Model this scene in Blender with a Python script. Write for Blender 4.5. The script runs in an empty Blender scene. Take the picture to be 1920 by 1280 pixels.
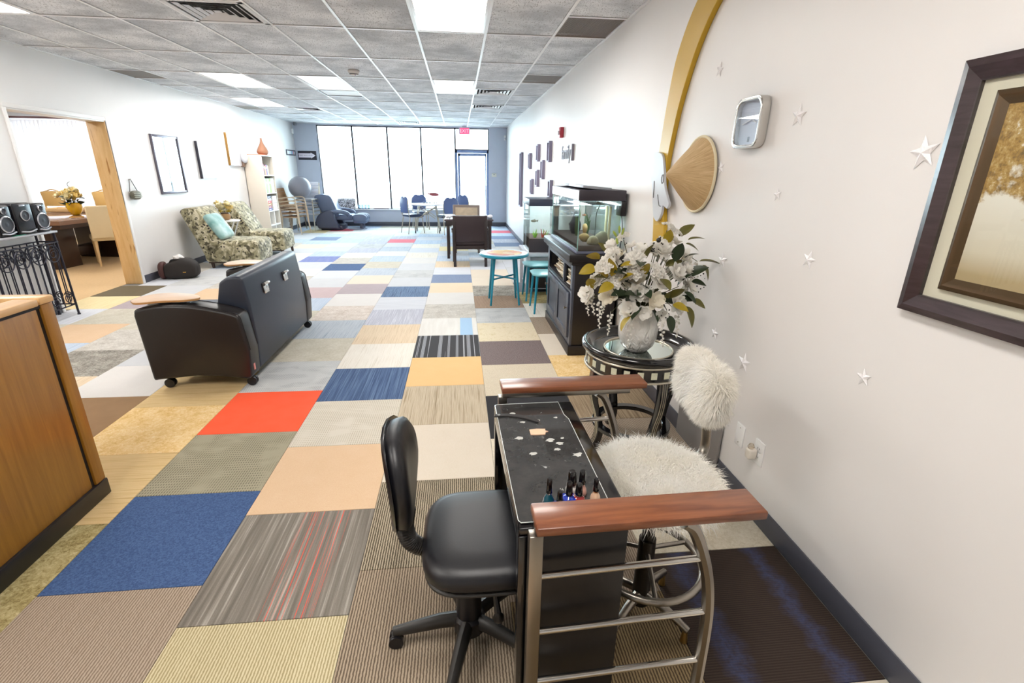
import bpy, bmesh, math, random
from math import pi, sin, cos, radians as R_
from mathutils import Vector, Matrix, Euler
random.seed(7)
scene = bpy.context.scene
COL = scene.collection

# ------------------------------------------------------------------ camera
H = 1.571
def set_camera():
    f, pit, yaw, rol = 916.2355, 0.3353, 0.1073, 0.0141
    F = Vector((sin(yaw)*cos(pit), cos(yaw)*cos(pit), -sin(pit)))
    Rt = Vector((cos(yaw), -sin(yaw), 0)); U = Rt.cross(F)
    r = Rt*cos(rol)+U*sin(rol); u = U*cos(rol)-Rt*sin(rol)
    cam = bpy.data.cameras.new('camera'); ob = bpy.data.objects.new('camera', cam); COL.objects.link(ob)
    m = Matrix((r, u, -F)).transposed().to_4x4(); m.translation = (0, 0, H); ob.matrix_world = m
    cam.sensor_width = 36; cam.sensor_fit = 'HORIZONTAL'; cam.lens = f/1920*36; cam.clip_start = .02
    scene.camera = ob
set_camera()

# ------------------------------------------------------------------ world, exposure
SKY = 11.0          # overcast daylight outside the windows
LAMP = 14.0         # ceiling light panels
w = bpy.data.worlds.new('overcast_sky'); scene.world = w; w.use_nodes = True
w.node_tree.nodes['Background'].inputs[0].default_value = (.80, .90, 1, 1)
w.node_tree.nodes['Background'].inputs[1].default_value = SKY
vs = scene.view_settings
vs.view_transform = 'Standard'; vs.look = 'None'; vs.gamma = 1; vs.exposure = 0.6; vs.use_curve_mapping = False
scene.cycles.max_bounces = 6; scene.cycles.diffuse_bounces = 3; scene.cycles.adaptive_threshold = .04; scene.cycles.transparent_max_bounces = 8
scene.cycles.sample_clamp_indirect = 8; scene.cycles.caustics_reflective = False; scene.cycles.caustics_refractive = False

# ------------------------------------------------------------------ helpers
def s2l(c):
    if isinstance(c, str):
        c = [int(c[i:i+2], 16)/255 for i in (0, 2, 4)]
    return tuple((x/12.92 if x <= .04045 else ((x+.055)/1.055)**2.4) for x in c)+(1,)

class NT:
    def __init__(s, name):
        s.m = bpy.data.materials.new(name); s.m.use_nodes = True
        s.t = s.m.node_tree; s.t.nodes.clear()
        s.out = s.n('ShaderNodeOutputMaterial')
    def n(s, t, **k):
        o = s.t.nodes.new(t)
        for a, b in k.items():
            if a.startswith('i_'):
                key = a[2:]
                key = int(key) if key.isdigit() else key.replace('_', ' ')
                if hasattr(b, 'is_linked') or isinstance(b, bpy.types.NodeSocket): s.t.links.new(b, o.inputs[key])
                else: o.inputs[key].default_value = b
            else: setattr(o, a, b)
        return o
    def l(s, a, b): s.t.links.new(a, b)
    def bsdf(s, **k):
        b = s.n('ShaderNodeBsdfPrincipled')
        for a, v in k.items():
            a = a.replace('_', ' ')
            if isinstance(v, bpy.types.NodeSocket): s.l(v, b.inputs[a])
            else: b.inputs[a].default_value = v
        s.l(b.outputs[0], s.out.inputs[0]); return b
    def ramp(s, fac, stops, const=False):
        r = s.n('ShaderNodeValToRGB'); e = r.color_ramp
        e.interpolation = 'CONSTANT' if const else 'LINEAR'
        while len(e.elements) < len(stops): e.elements.new(.5)
        for el, (p, c) in zip(e.elements, stops): el.position = p; el.color = s2l(c)
        if fac is not None: s.l(fac, r.inputs[0])
        return r.outputs[0]
    def coord(s, kind='Object', scale=(1, 1, 1), loc=None, rnd=False):
        tc = s.n('ShaderNodeTexCoord'); mp = s.n('ShaderNodeMapping'); s.l(tc.outputs[kind], mp.inputs[0])
        mp.inputs['Scale'].default_value = scale
        if rnd:
            oi = s.n('ShaderNodeObjectInfo'); mu = s.n('ShaderNodeMath', operation='MULTIPLY', i_1=37.0)
            s.l(oi.outputs['Random'], mu.inputs[0]); s.l(mu.outputs[0], mp.inputs['Location'])
        elif loc: mp.inputs['Location'].default_value = loc
        return mp.outputs[0]
    def noise(s, vec, scale=5, detail=3, rough=.5, dist=0):
        o = s.n('ShaderNodeTexNoise'); s.l(vec, o.inputs['Vector'])
        o.inputs['Scale'].default_value = scale; o.inputs['Detail'].default_value = detail
        o.inputs['Roughness'].default_value = rough; o.inputs['Distortion'].default_value = dist
        return o.outputs[0]
    def mix(s, fac, a, b, mode='MIX'):
        o = s.n('ShaderNodeMix', data_type='RGBA', blend_type=mode)
        for k, v in ((0, fac), (6, a), (7, b)):
            if isinstance(v, bpy.types.NodeSocket): s.l(v, o.inputs[k])
            elif isinstance(v, (str,)): o.inputs[k].default_value = s2l(v)
            else: o.inputs[k].default_value = v
        return o.outputs[2]
    def bump(s, h, strength=.3, dist=.002):
        o = s.n('ShaderNodeBump'); s.l(h, o.inputs['Height'])
        o.inputs['Strength'].default_value = strength; o.inputs['Distance'].default_value = dist
        return o.outputs[0]
    def math(s, op, a, b=0.0):
        o = s.n('ShaderNodeMath', operation=op)
        for k, v in ((0, a), (1, b)):
            if isinstance(v, bpy.types.NodeSocket): s.l(v, o.inputs[k])
            else: o.inputs[k].default_value = v
        return o.outputs[0]

MATS = {}
def mat(name, col, rough=.5, metal=0, var=0, vscale=6, bump=0, bscale=200, spec=.5, coat=0, emit=0):
    if name in MATS: return MATS[name]
    t = NT(name); c = s2l(col); kw = {}
    v = t.coord()
    if var:
        lo = tuple(x*(1-var) for x in c[:3])+(1,); hi = tuple(min(1, x*(1+var)) for x in c[:3])+(1,)
        kw['Base_Color'] = t.mix(t.noise(v, vscale, 4), lo, hi)
    else: kw['Base_Color'] = c
    if bump: kw['Normal'] = t.bump(t.noise(v, bscale, 2), bump)
    if emit: kw['Emission_Color'] = c; kw['Emission_Strength'] = emit
    t.bsdf(Roughness=rough, Metallic=metal, Specular_IOR_Level=spec, Coat_Weight=coat, Coat_Roughness=.08, **kw)
    MATS[name] = t.m; return t.m

def wood(name, c1, c2, scale=(1, 12, 12), rough=.4, coat=0):
    if name in MATS: return MATS[name]
    t = NT(name); v = t.coord(scale=scale)
    n = t.noise(v, 3, 6, .6, .6)
    t.bsdf(Base_Color=t.ramp(n, [(.3, c1), (.7, c2)]), Roughness=rough, Coat_Weight=coat, Coat_Roughness=.15)
    MATS[name] = t.m; return t.m

def soft(name, c1, c2, trans=.4, scale=8):
    """thin soft stuff (petals, fur): light passes through it"""
    if name in MATS: return MATS[name]
    t = NT(name); col = t.mix(t.noise(t.coord(), scale, 3), c1, c2)
    d = t.n('ShaderNodeBsdfDiffuse'); t.l(col, d.inputs[0]); tr = t.n('ShaderNodeBsdfTranslucent'); t.l(col, tr.inputs[0])
    mx = t.n('ShaderNodeMixShader', i_0=trans); t.l(d.outputs[0], mx.inputs[1]); t.l(tr.outputs[0], mx.inputs[2]); t.l(mx.outputs[0], t.out.inputs[0])
    MATS[name] = t.m; return t.m

def glass(name, tint='F4FBFA', refl=.08, rough=0.0, fres=.6):
    """thin pane: clear with a little mirror reflection"""
    if name in MATS: return MATS[name]
    t = NT(name)
    tr = t.n('ShaderNodeBsdfTransparent'); tr.inputs[0].default_value = s2l(tint)
    gl = t.n('ShaderNodeBsdfGlossy'); gl.inputs['Roughness'].default_value = rough
    lw = t.n('ShaderNodeLayerWeight'); lw.inputs[0].default_value = .15
    mx = t.n('ShaderNodeMixShader'); m = t.math('MULTIPLY_ADD', lw.outputs['Fresnel'], fres)
    m.node.inputs[2].default_value = refl*.5
    t.l(m, mx.inputs[0]); t.l(tr.outputs[0], mx.inputs[1]); t.l(gl.outputs[0], mx.inputs[2]); t.l(mx.outputs[0], t.out.inputs[0])
    MATS[name] = t.m; return t.m

class MB:
    def __init__(s): s.v = []; s.f = []
    def add(s, vs, fs, M=None):
        o = len(s.v)
        s.v += [tuple(M @ Vector(p)) if M is not None else tuple(p) for p in vs]
        s.f += [tuple(i+o for i in f) for f in fs]; return s
    def box(s, c, sz, bev=0, seg=2, M=None, rot=None):
        bm = bmesh.new(); bmesh.ops.create_cube(bm, size=1)
        bmesh.ops.scale(bm, vec=sz, verts=bm.verts)
        if bev: bmesh.ops.bevel(bm, geom=bm.edges[:], offset=min(bev, min(sz)*.49), segments=seg, affect='EDGES', profile=.5)
        T = Matrix.Translation(c)
        if rot is not None: T = T @ Euler(rot).to_matrix().to_4x4()
        if M is not None: T = M @ T
        bm.verts.index_update()
        s.add([v.co[:] for v in bm.verts], [[v.index for v in f.verts] for f in bm.faces], T); bm.free(); return s
    def bx(s, x0, x1, y0, y1, z0, z1, bev=0, seg=2):
        return s.box(((x0+x1)/2, (y0+y1)/2, (z0+z1)/2), (abs(x1-x0), abs(y1-y0), abs(z1-z0)), bev, seg)
    def tube(s, pts, r, n=10, closed=False, cap=True, flat=None):
        pts = [Vector(p) for p in pts]; m = len(pts)
        rs = r if isinstance(r, (list, tuple)) else [r]*m
        rings = []; up = None
        for i, p in enumerate(pts):
            if closed: d = pts[(i+1) % m]-pts[i-1]
            else: d = pts[min(i+1, m-1)]-pts[max(i-1, 0)]
            d.normalize()
            if up is None:
                a = Vector((0, 0, 1)) if abs(d.z) < .9 else Vector((1, 0, 0))
                up = (a-d*a.dot(d)).normalized()
            else:
                up = up-d*up.dot(d)
                if up.length < 1e-6: up = d.orthogonal()
                up.normalize()
            sd = d.cross(up); k = 1 if flat is None else flat
            rings.append([p+up*(cos(2*pi*j/n)*rs[i])+sd*(sin(2*pi*j/n)*rs[i]*k) for j in range(n)])
        o = len(s.v); s.v += [tuple(q) for g in rings for q in g]
        for i in range(m if closed else m-1):
            a, b = i*n, ((i+1) % m)*n
            for j in range(n): s.f.append((o+a+j, o+a+(j+1) % n, o+b+(j+1) % n, o+b+j))
        if cap and not closed:
            s.f.append(tuple(o+j for j in range(n))[::-1]); s.f.append(tuple(o+(m-1)*n+j for j in range(n)))
        return s
    def cyl(s, p0, p1, r0, r1=None, n=16): return s.tube([p0, p1], [r0, r0 if r1 is None else r1], n)
    def lathe(s, prof, n=32, c=(0, 0, 0), M=None):
        ring = prof[0] == prof[-1]
        o = len(s.v); vs = []; 
        for r, z in prof:
            for j in range(n): vs.append((c[0]+r*cos(2*pi*j/n), c[1]+r*sin(2*pi*j/n), c[2]+z))
        fs = []
        for i in range(len(prof)-1):
            for j in range(n): fs.append((i*n+j, i*n+(j+1) % n, (i+1)*n+(j+1) % n, (i+1)*n+j))
        if not ring and prof[0][0] > 1e-5: fs.append(tuple(range(n))[::-1])
        if not ring and prof[-1][0] > 1e-5: fs.append(tuple((len(prof)-1)*n+j for j in range(n)))
        return s.add(vs, fs, M)
    def prism(s, poly, axis, d0, d1, M=None):
        """extrude a 2D polygon; axis 0: (y,z), 1: (x,z), 2: (x,y)"""
        def P(a, b, d): return ((d, a, b), (a, d, b), (a, b, d))[axis]
        n = len(poly); vs = [P(a, b, d0) for a, b in poly]+[P(a, b, d1) for a, b in poly]
        fs = [tuple(range(n)), tuple(range(2*n-1, n-1, -1))]+[((j+1) % n, j, n+j, n+(j+1) % n) for j in range(n)]
        return s.add(vs, fs, M)
    def sphere(s, c, r, nu=16, nv=10, M=None, e=1.0):
        r = r if isinstance(r, (tuple, list)) else (r, r, r)
        sg = lambda x: math.copysign(abs(x)**e, x)
        vs = []; fs = []
        for i in range(nv+1):
            th = pi*i/nv
            for j in range(nu):
                ph = 2*pi*j/nu
                vs.append((c[0]+r[0]*sg(sin(th))*sg(cos(ph)), c[1]+r[1]*sg(sin(th))*sg(sin(ph)), c[2]+r[2]*sg(cos(th))))
        for i in range(nv):
            for j in range(nu): fs.append((i*nu+j, (i+1)*nu+j, (i+1)*nu+(j+1) % nu, i*nu+(j+1) % nu))
        return s.add(vs, fs, M)
    def build(s, name, m, parent=None, smooth=True, angle=40, bev=0, seg=2, subd=0):
        me = bpy.data.meshes.new(name); me.from_pydata(s.v, [], s.f)
        bm = bmesh.new(); bm.from_mesh(me)
        bmesh.ops.remove_doubles(bm, verts=bm.verts, dist=1e-6)
        bmesh.ops.recalc_face_normals(bm, faces=bm.faces)
        if bev:
            es = [e for e in bm.edges if len(e.link_faces) == 2 and e.calc_face_angle(0) > .6]
            bmesh.ops.bevel(bm, geom=es, offset=bev, segments=seg, affect='EDGES', profile=.5)
        bm.to_mesh(me); bm.free()
        if smooth:
            me.polygons.foreach_set('use_smooth', [True]*len(me.polygons)); me.set_sharp_from_angle(angle=R_(angle))
        me.update()
        if m is not None: me.materials.append(m)
        ob = bpy.data.objects.new(name, me); COL.objects.link(ob); ob.parent = parent
        if subd:
            md = ob.modifiers.new('round', 'SUBSURF'); md.levels = md.render_levels = subd
        return ob

def tag(o, label=None, cat=None, group=None, kind=None):
    if label: o['label'] = label
    if cat: o['category'] = cat
    if group: o['group'] = group
    if kind: o['kind'] = kind
    return o
def thing(name, loc, label, cat, group=None, rz=0):
    o = bpy.data.objects.new(name, None); COL.objects.link(o); o.empty_display_size = .1
    o.location = loc; o.rotation_euler = (0, 0, rz); return tag(o, label, cat, group)
def copy_tree(o, parent=None, label=None, loc=None, rz=None):
    c = o.copy(); COL.objects.link(c); c.parent = parent
    for ch in [x for x in bpy.data.objects if x.parent == o]: copy_tree(ch, c)
    if label: c['label'] = label
    if loc is not None: c.location = loc
    if rz is not None: c.rotation_euler = (0, 0, rz)
    return c
def inst(name, me, parent=None, loc=(0, 0, 0), rot=(0, 0, 0), sc=(1, 1, 1)):
    o = bpy.data.objects.new(name, me); COL.objects.link(o); o.parent = parent
    o.location = loc; o.rotation_euler = rot; o.scale = sc; return o
def text(name, body, size, m, parent, loc, rot, depth=.001, align='CENTER'):
    c = bpy.data.curves.new(name, 'FONT'); c.body = body; c.size = size; c.extrude = depth; c.align_x = align; c.align_y = 'CENTER'
    c.materials.append(m); tmp = bpy.data.objects.new(name, c); COL.objects.link(tmp)
    me = bpy.data.meshes.new_from_object(tmp.evaluated_get(bpy.context.evaluated_depsgraph_get())); bpy.data.objects.remove(tmp); bpy.data.curves.remove(c)
    me.name = name; me.materials.clear(); me.materials.append(m)
    o = bpy.data.objects.new(name, me); COL.objects.link(o); o.parent = parent; o.location = loc; o.rotation_euler = rot; return o
def rrect(w, h, r, n=5):
    """rounded rectangle outline centred on 0"""
    out = []
    for cx, cy, a0 in ((w/2-r, h/2-r, 0), (-w/2+r, h/2-r, 90), (-w/2+r, -h/2+r, 180), (w/2-r, -h/2+r, 270)):
        for k in range(n+1):
            a = R_(a0+90*k/n); out.append((cx+r*cos(a), cy+r*sin(a)))
    return out
def arc(c, r, a0, a1, n=12): return [(c[0]+r*cos(R_(a0+(a1-a0)*k/n)), c[1]+r*sin(R_(a0+(a1-a0)*k/n))) for k in range(n+1)]
def bez(p, n=12):
    """Catmull-Rom curve through points"""
    P = [Vector(q) for q in p]; P = [P[0]*2-P[1]]+P+[P[-1]*2-P[-2]]; out = []
    for i in range(1, len(P)-2):
        for k in range(n):
            t = k/n
            out.append(.5*((2*P[i])+(P[i+1]-P[i-1])*t+(2*P[i-1]-5*P[i]+4*P[i+1]-P[i+2])*t*t+(3*P[i]-P[i-1]-3*P[i+1]+P[i+2])*t**3))
    return out+[P[-2]]
def cushion(w, d, h, n=10, puff=.35, e=.25):
    """soft pad: flat box whose faces bulge and edges are round, centred"""
    m = MB(); vs = []; fs = []
    def sg(x): return math.copysign(abs(x)**e, x)
    nu, nv = 4*n, n*2
    for i in range(nv+1):
        th = pi*i/nv
        for j in range(nu):
            ph = 2*pi*j/nu
            rr = sin(th)**.35
            x, y = sg(cos(ph)), sg(sin(ph)); k = max(abs(x), abs(y)); 
            z = cos(th); zz = math.copysign(abs(z)**.55, z)
            vs.append((w/2*rr*x, d/2*rr*y, h/2*zz*(1-puff*rr**4*.9)))
    for i in range(nv):
        for j in range(nu): fs.append((i*nu+j, (i+1)*nu+j, (i+1)*nu+(j+1) % nu, i*nu+(j+1) % nu))
    return m.add(vs, fs)
# ------------------------------------------------------------------ room dimensions
HC, XR, XL, YF, YB = 2.7265, 1.381, -4.4704, 14.986, -2.4
XL2 = -4.683                      # back face of the left wall (dining side)
YJ = 7.30                         # far jamb of the opening
WALL = NT('wall_paint')
_v = WALL.coord()
WALL.bsdf(Base_Color=WALL.mix(WALL.noise(_v, 1.5, 3), 'E6E3E1', 'EDEBEA'), Roughness=.42)
WALL = WALL.m
M_grey = mat('grey_blue_paint', 'C2C8D6', .5, var=.03)
M_base = mat('baseboard_vinyl', '50525C', .35, var=.06)
M_white = mat('white_trim', 'F2F2F2', .4)
M_alu = mat('dark_bronze_frame', '3E3A42', .4, metal=.2)
M_bluealu = mat('blue_grey_frame', '8C9FC8', .4, metal=.3)
M_pane = glass('window_glass')

def struct(name, mb, m, parent=None, **k):
    o = mb.build(name, m, parent, **k)
    if parent is None: o['kind'] = 'structure'
    return o

# ------------------------------------------------------------------ walls
struct('wall_right', MB().bx(XR, XR+.12, YB, YF+.2, 0, HC+.1), WALL)
mb = MB(); mb.bx(XL2, XL, YJ, YF+.2, 0, HC+.1); mb.bx(XL2, XL, 5.82, YJ, 2.115, HC+.1); mb.bx(XL2, XL, YB, 5.82, 0, HC+.1)
struct('wall_left', mb, WALL)
struct('wall_back', MB().bx(XL2, XR+.12, YB-.12, YB, 0, HC+.1), WALL)
XW = [-3.85, -2.913, -1.965, -1.04, -.086, .866]
mb = MB(); mb.bx(XL2, XW[0], YF, YF+.2, 0, HC+.1); mb.bx(XW[5], XR+.12, YF, YF+.2, 0, HC+.1)
mb.bx(XW[0], XW[4], YF, YF+.2, 0, .475); mb.bx(XW[0], XW[5], YF, YF+.2, 2.695, HC+.1)
struct('wall_far', mb, M_grey)
struct('baseboard_right', MB().bx(XR-.008, XR, YB, YF, 0, .105, .003), M_base)
struct('baseboard_left', MB().bx(XL, XL+.008, YB, 5.79, 0, .105, .003).bx(XL, XL+.008, YJ+.02, YF, 0, .105, .003), M_base)
mb = MB().bx(XL, XW[4]-.03, YF-.008, YF, 0, .115, .003); mb.bx(XW[5]+.03, XR, YF-.008, YF, 0, .115, .003)
struct('baseboard_far', mb, M_base)
struct('trim_1', MB().bx(XW[0]-.02, XW[4], YF-.07, YF+.06, .455, .485, .006), M_white)     # window sill
# opening: pine lining of the jamb and header, white edging
M_pine = NT('pine_board'); _v = M_pine.coord(scale=(6, 6, .8))
M_pine.bsdf(Base_Color=M_pine.mix(M_pine.ramp(M_pine.noise(_v, 2.2, 4, .5, 1.5), [(.62, (0, 0, 0)), (.72, (1, 1, 1))]),
            M_pine.ramp(M_pine.noise(_v, 3, 5, .6, .4), [(.3, 'E0B578'), (.7, 'EFCB95')]), s2l('B87E3E')), Roughness=.4)
M_pine = M_pine.m
struct('trim_2', MB().bx(XL2-.005, XL+.004, YJ-.025, YJ, 0, 2.115, .003), M_pine)
struct('trim_3', MB().bx(XL2-.005, XL+.004, 5.82, YJ-.025, 2.09, 2.115, .003), M_white)
mb = MB().bx(XL, XL+.015, YJ-.01, YJ+.035, 0, 2.15, .004); mb.bx(XL, XL+.015, 5.79, YJ-.01, 2.105, 2.15, .004); mb.bx(XL, XL+.015, 5.79, 5.83, 0, 2.105, .004)
struct('trim_4', mb, M_white)

# ------------------------------------------------------------------ windows and door of the far wall
def window_bay(n, x0, x1, z0, z1, m=M_alu):
    w0 = struct('window_%d' % n, MB().bx(x0, x0+.022, YF+.02, YF+.08, z0, z1, .003).bx(x1-.022, x1, YF+.02, YF+.08, z0, z1, .003)
                .bx(x0, x1, YF+.02, YF+.08, z1-.03, z1, .003).bx(x0, x1, YF+.02, YF+.08, z0, z0+.03, .003), m)
    MB().bx(x0+.02, x1-.02, YF+.046, YF+.052, z0+.02, z1-.02).build('pane', M_pane, w0)
    return w0
for i in range(4): window_bay(i+1, XW[i], XW[i+1], .475, 2.695)
window_bay(5, XW[4], XW[5], 2.115, 2.695)
d = struct('door_1', MB().bx(XW[4]+.0, XW[4]+.06, YF+.0, YF+.07, 0, 2.115, .004).bx(XW[5]-.06, XW[5], YF+.0, YF+.07, 0, 2.115, .004)
           .bx(XW[4], XW[5], YF, YF+.07, 2.04, 2.115, .004), M_bluealu)
leaf = MB().bx(XW[4]+.065, XW[4]+.13, YF+.02, YF+.06, .01, 2.035, .004).bx(XW[5]-.1, XW[5]-.065, YF+.02, YF+.06, .01, 2.035, .004) \
    .bx(XW[4]+.065, XW[5]-.065, YF+.02, YF+.06, 1.96, 2.035, .004).bx(XW[4]+.065, XW[5]-.065, YF+.02, YF+.06, .01, .2, .004).build('door_leaf', M_bluealu, d)
MB().bx(XW[4]+.12, XW[5]-.09, YF+.037, YF+.043, .19, 1.97).build('pane', M_pane, d)
MB().tube([(XW[4]+.11, YF+.02, .92), (XW[4]+.11, YF-.05, .92), (XW[4]+.11, YF-.05, 1.12), (XW[4]+.11, YF+.02, 1.12)], .012).build('pull_handle', M_bluealu, leaf)
MB().bx(XW[4]+.12, XW[5]-.09, YF-.02, YF+.0, 1.03, 1.045, .004).build('push_bar', mat('pale_metal', 'D8D8DC', .3, metal=.6), leaf)
struct('ground_outside', MB().bx(-40, 40, YF+.2, 60, -.2, -.1), mat('pale_concrete', 'B9B7B2', .9, var=.1))

# ------------------------------------------------------------------ carpet tiles
def carpet(name, kind, c1, c2, c3=None):
    t = NT('carpet_'+name); v = t.coord(rnd=True); fine = t.noise(v, 420, 1, .7); v0 = t.coord()
    sep = t.n('ShaderNodeSeparateXYZ'); t.l(v0, sep.inputs[0]); X, Y = sep.outputs[0], sep.outputs[1]
    if kind == 'plain':
        c = t.mix(t.noise(v, 9, 3), c1, c2)
    elif kind == 'speck':
        c = t.ramp(t.noise(v, 130, 2, .8), [(.35, c1), (.65, c2)])
    elif kind == 'mottle':
        n = t.math('ADD', t.math('MULTIPLY', t.noise(v, 55, 4, .75, .8), .7), t.math('MULTIPLY', t.noise(v, 10, 2), .3))
        c = t.ramp(n, [(.36, c1), (.5, c2), (.64, c3 or c1)])
    elif kind == 'lines':
        vv = t.coord(scale=(150, 2.2, 1), rnd=True); n = t.noise(vv, 1, 3, .6)
        c = t.ramp(n, [(.3, c1), (.5, c2), (.7, c3 or c1)])
    elif kind == 'finelines':
        wv = t.n('ShaderNodeTexWave', wave_type='BANDS', bands_direction='X'); t.l(v0, wv.inputs[0])
        wv.inputs['Scale'].default_value = 30; wv.inputs['Distortion'].default_value = 1.6; wv.inputs['Detail'].default_value = 2; wv.inputs['Detail Scale'].default_value = 3
        n = t.math('MULTIPLY', wv.outputs['Fac'], t.math('ADD', t.noise(t.coord(scale=(30, 1.5, 1), rnd=True), 1, 3, .6), .45))
        c = t.ramp(n, [(.1, c1), (.45, c2), (.8, c3 or c2)])
    elif kind == 'plaid':
        wx = t.n('ShaderNodeTexWave', wave_type='BANDS', bands_direction='X'); t.l(v0, wx.inputs[0]); wx.inputs['Scale'].default_value = 24
        wy = t.n('ShaderNodeTexWave', wave_type='BANDS', bands_direction='Y'); t.l(v0, wy.inputs[0]); wy.inputs['Scale'].default_value = 14
        blk = t.ramp(t.noise(t.coord(scale=(7, 3.2, 1), rnd=True), 1, 1, .5), [(.42, (0, 0, 0)), (.52, (1, 1, 1))])
        blk2 = t.ramp(t.noise(t.coord(scale=(4, 9, 1), rnd=True), 1.3, 1, .5), [(.45, (0, 0, 0)), (.55, (1, 1, 1))])
        ln = t.ramp(wx.outputs['Fac'], [(.55, (0, 0, 0)), (.75, (1, 1, 1))]); ds_ = t.ramp(wy.outputs['Fac'], [(.4, (0, 0, 0)), (.6, (1, 1, 1))])
        c = t.mix(t.math('MULTIPLY', t.math('MULTIPLY', ln, ds_), blk), t.mix(t.math('MULTIPLY', ln, blk2), c2, c1), s2l(c3 or c1))
    elif kind == 'bars':
        n = t.noise(t.coord(scale=(26, .05, 1), loc=(3.3, 0, 0)), 1, 1, .3)
        c = t.ramp(n, [(0, c1), (.52, c2), (.57, c1), (.6, c3 or c2)], True)
    elif kind == 'redstripe':
        base = t.ramp(t.noise(t.coord(scale=(55, 1.3, 1)), 1, 3, .6), [(.35, '6C665E'), (.55, '837D74'), (.68, 'ADA79E')])
        thin = t.ramp(t.noise(t.coord(scale=(160, 1.1, 1), loc=(1.7, .3, 0)), 1, 1), [(.60, (0, 0, 0)), (.62, (1, 1, 1))])
        band = t.ramp(t.math('ADD', X, .5), [(.46, (0, 0, 0)), (.5, (1, 1, 1)), (.66, (1, 1, 1)), (.7, (0, 0, 0))])
        c = t.mix(t.math('MULTIPLY', thin, band), base, s2l('DE5A4A'))
    elif kind == 'chocolate':
        wy = t.n('ShaderNodeTexWave', wave_type='BANDS', bands_direction='Y'); t.l(v0, wy.inputs[0]); wy.inputs['Scale'].default_value = 34; wy.inputs['Distortion'].default_value = .4
        nb_ = t.math('ADD', X, t.math('MULTIPLY', t.math('SUBTRACT', t.noise(t.coord(scale=(2, 5, 1)), 3, 3), .5), .12))
        bands = t.ramp(t.math('ADD', nb_, .5), [(.27, (0, 0, 0)), (.33, (1, 1, 1)), (.4, (0, 0, 0)), (.62, (0, 0, 0)), (.68, (1, 1, 1)), (.74, (0, 0, 0))])
        c = t.mix(t.math('MULTIPLY', bands, t.math('MULTIPLY', t.noise(v, 60, 2), .5)), t.mix(wy.outputs['Fac'], c1, c2), s2l(c3))
    elif kind == 'bluebar':
        base = t.ramp(t.noise(t.coord(scale=(20, 2, 1)), 1, 3), [(.35, c1), (.65, c2)])
        c = t.mix(t.ramp(t.math('ADD', X, .5), [(0, (0, 0, 0)), (.62, (1, 1, 1)), (.75, (0, 0, 0))], True), base, s2l(c3))
    c = t.mix(.28, c, t.mix(fine, (.12, .12, .12, 1), (1, 1, 1, 1)), 'OVERLAY')
    t.bsdf(Base_Color=c, Roughness=.85, Specular_IOR_Level=.25, )
    return t.m
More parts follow.
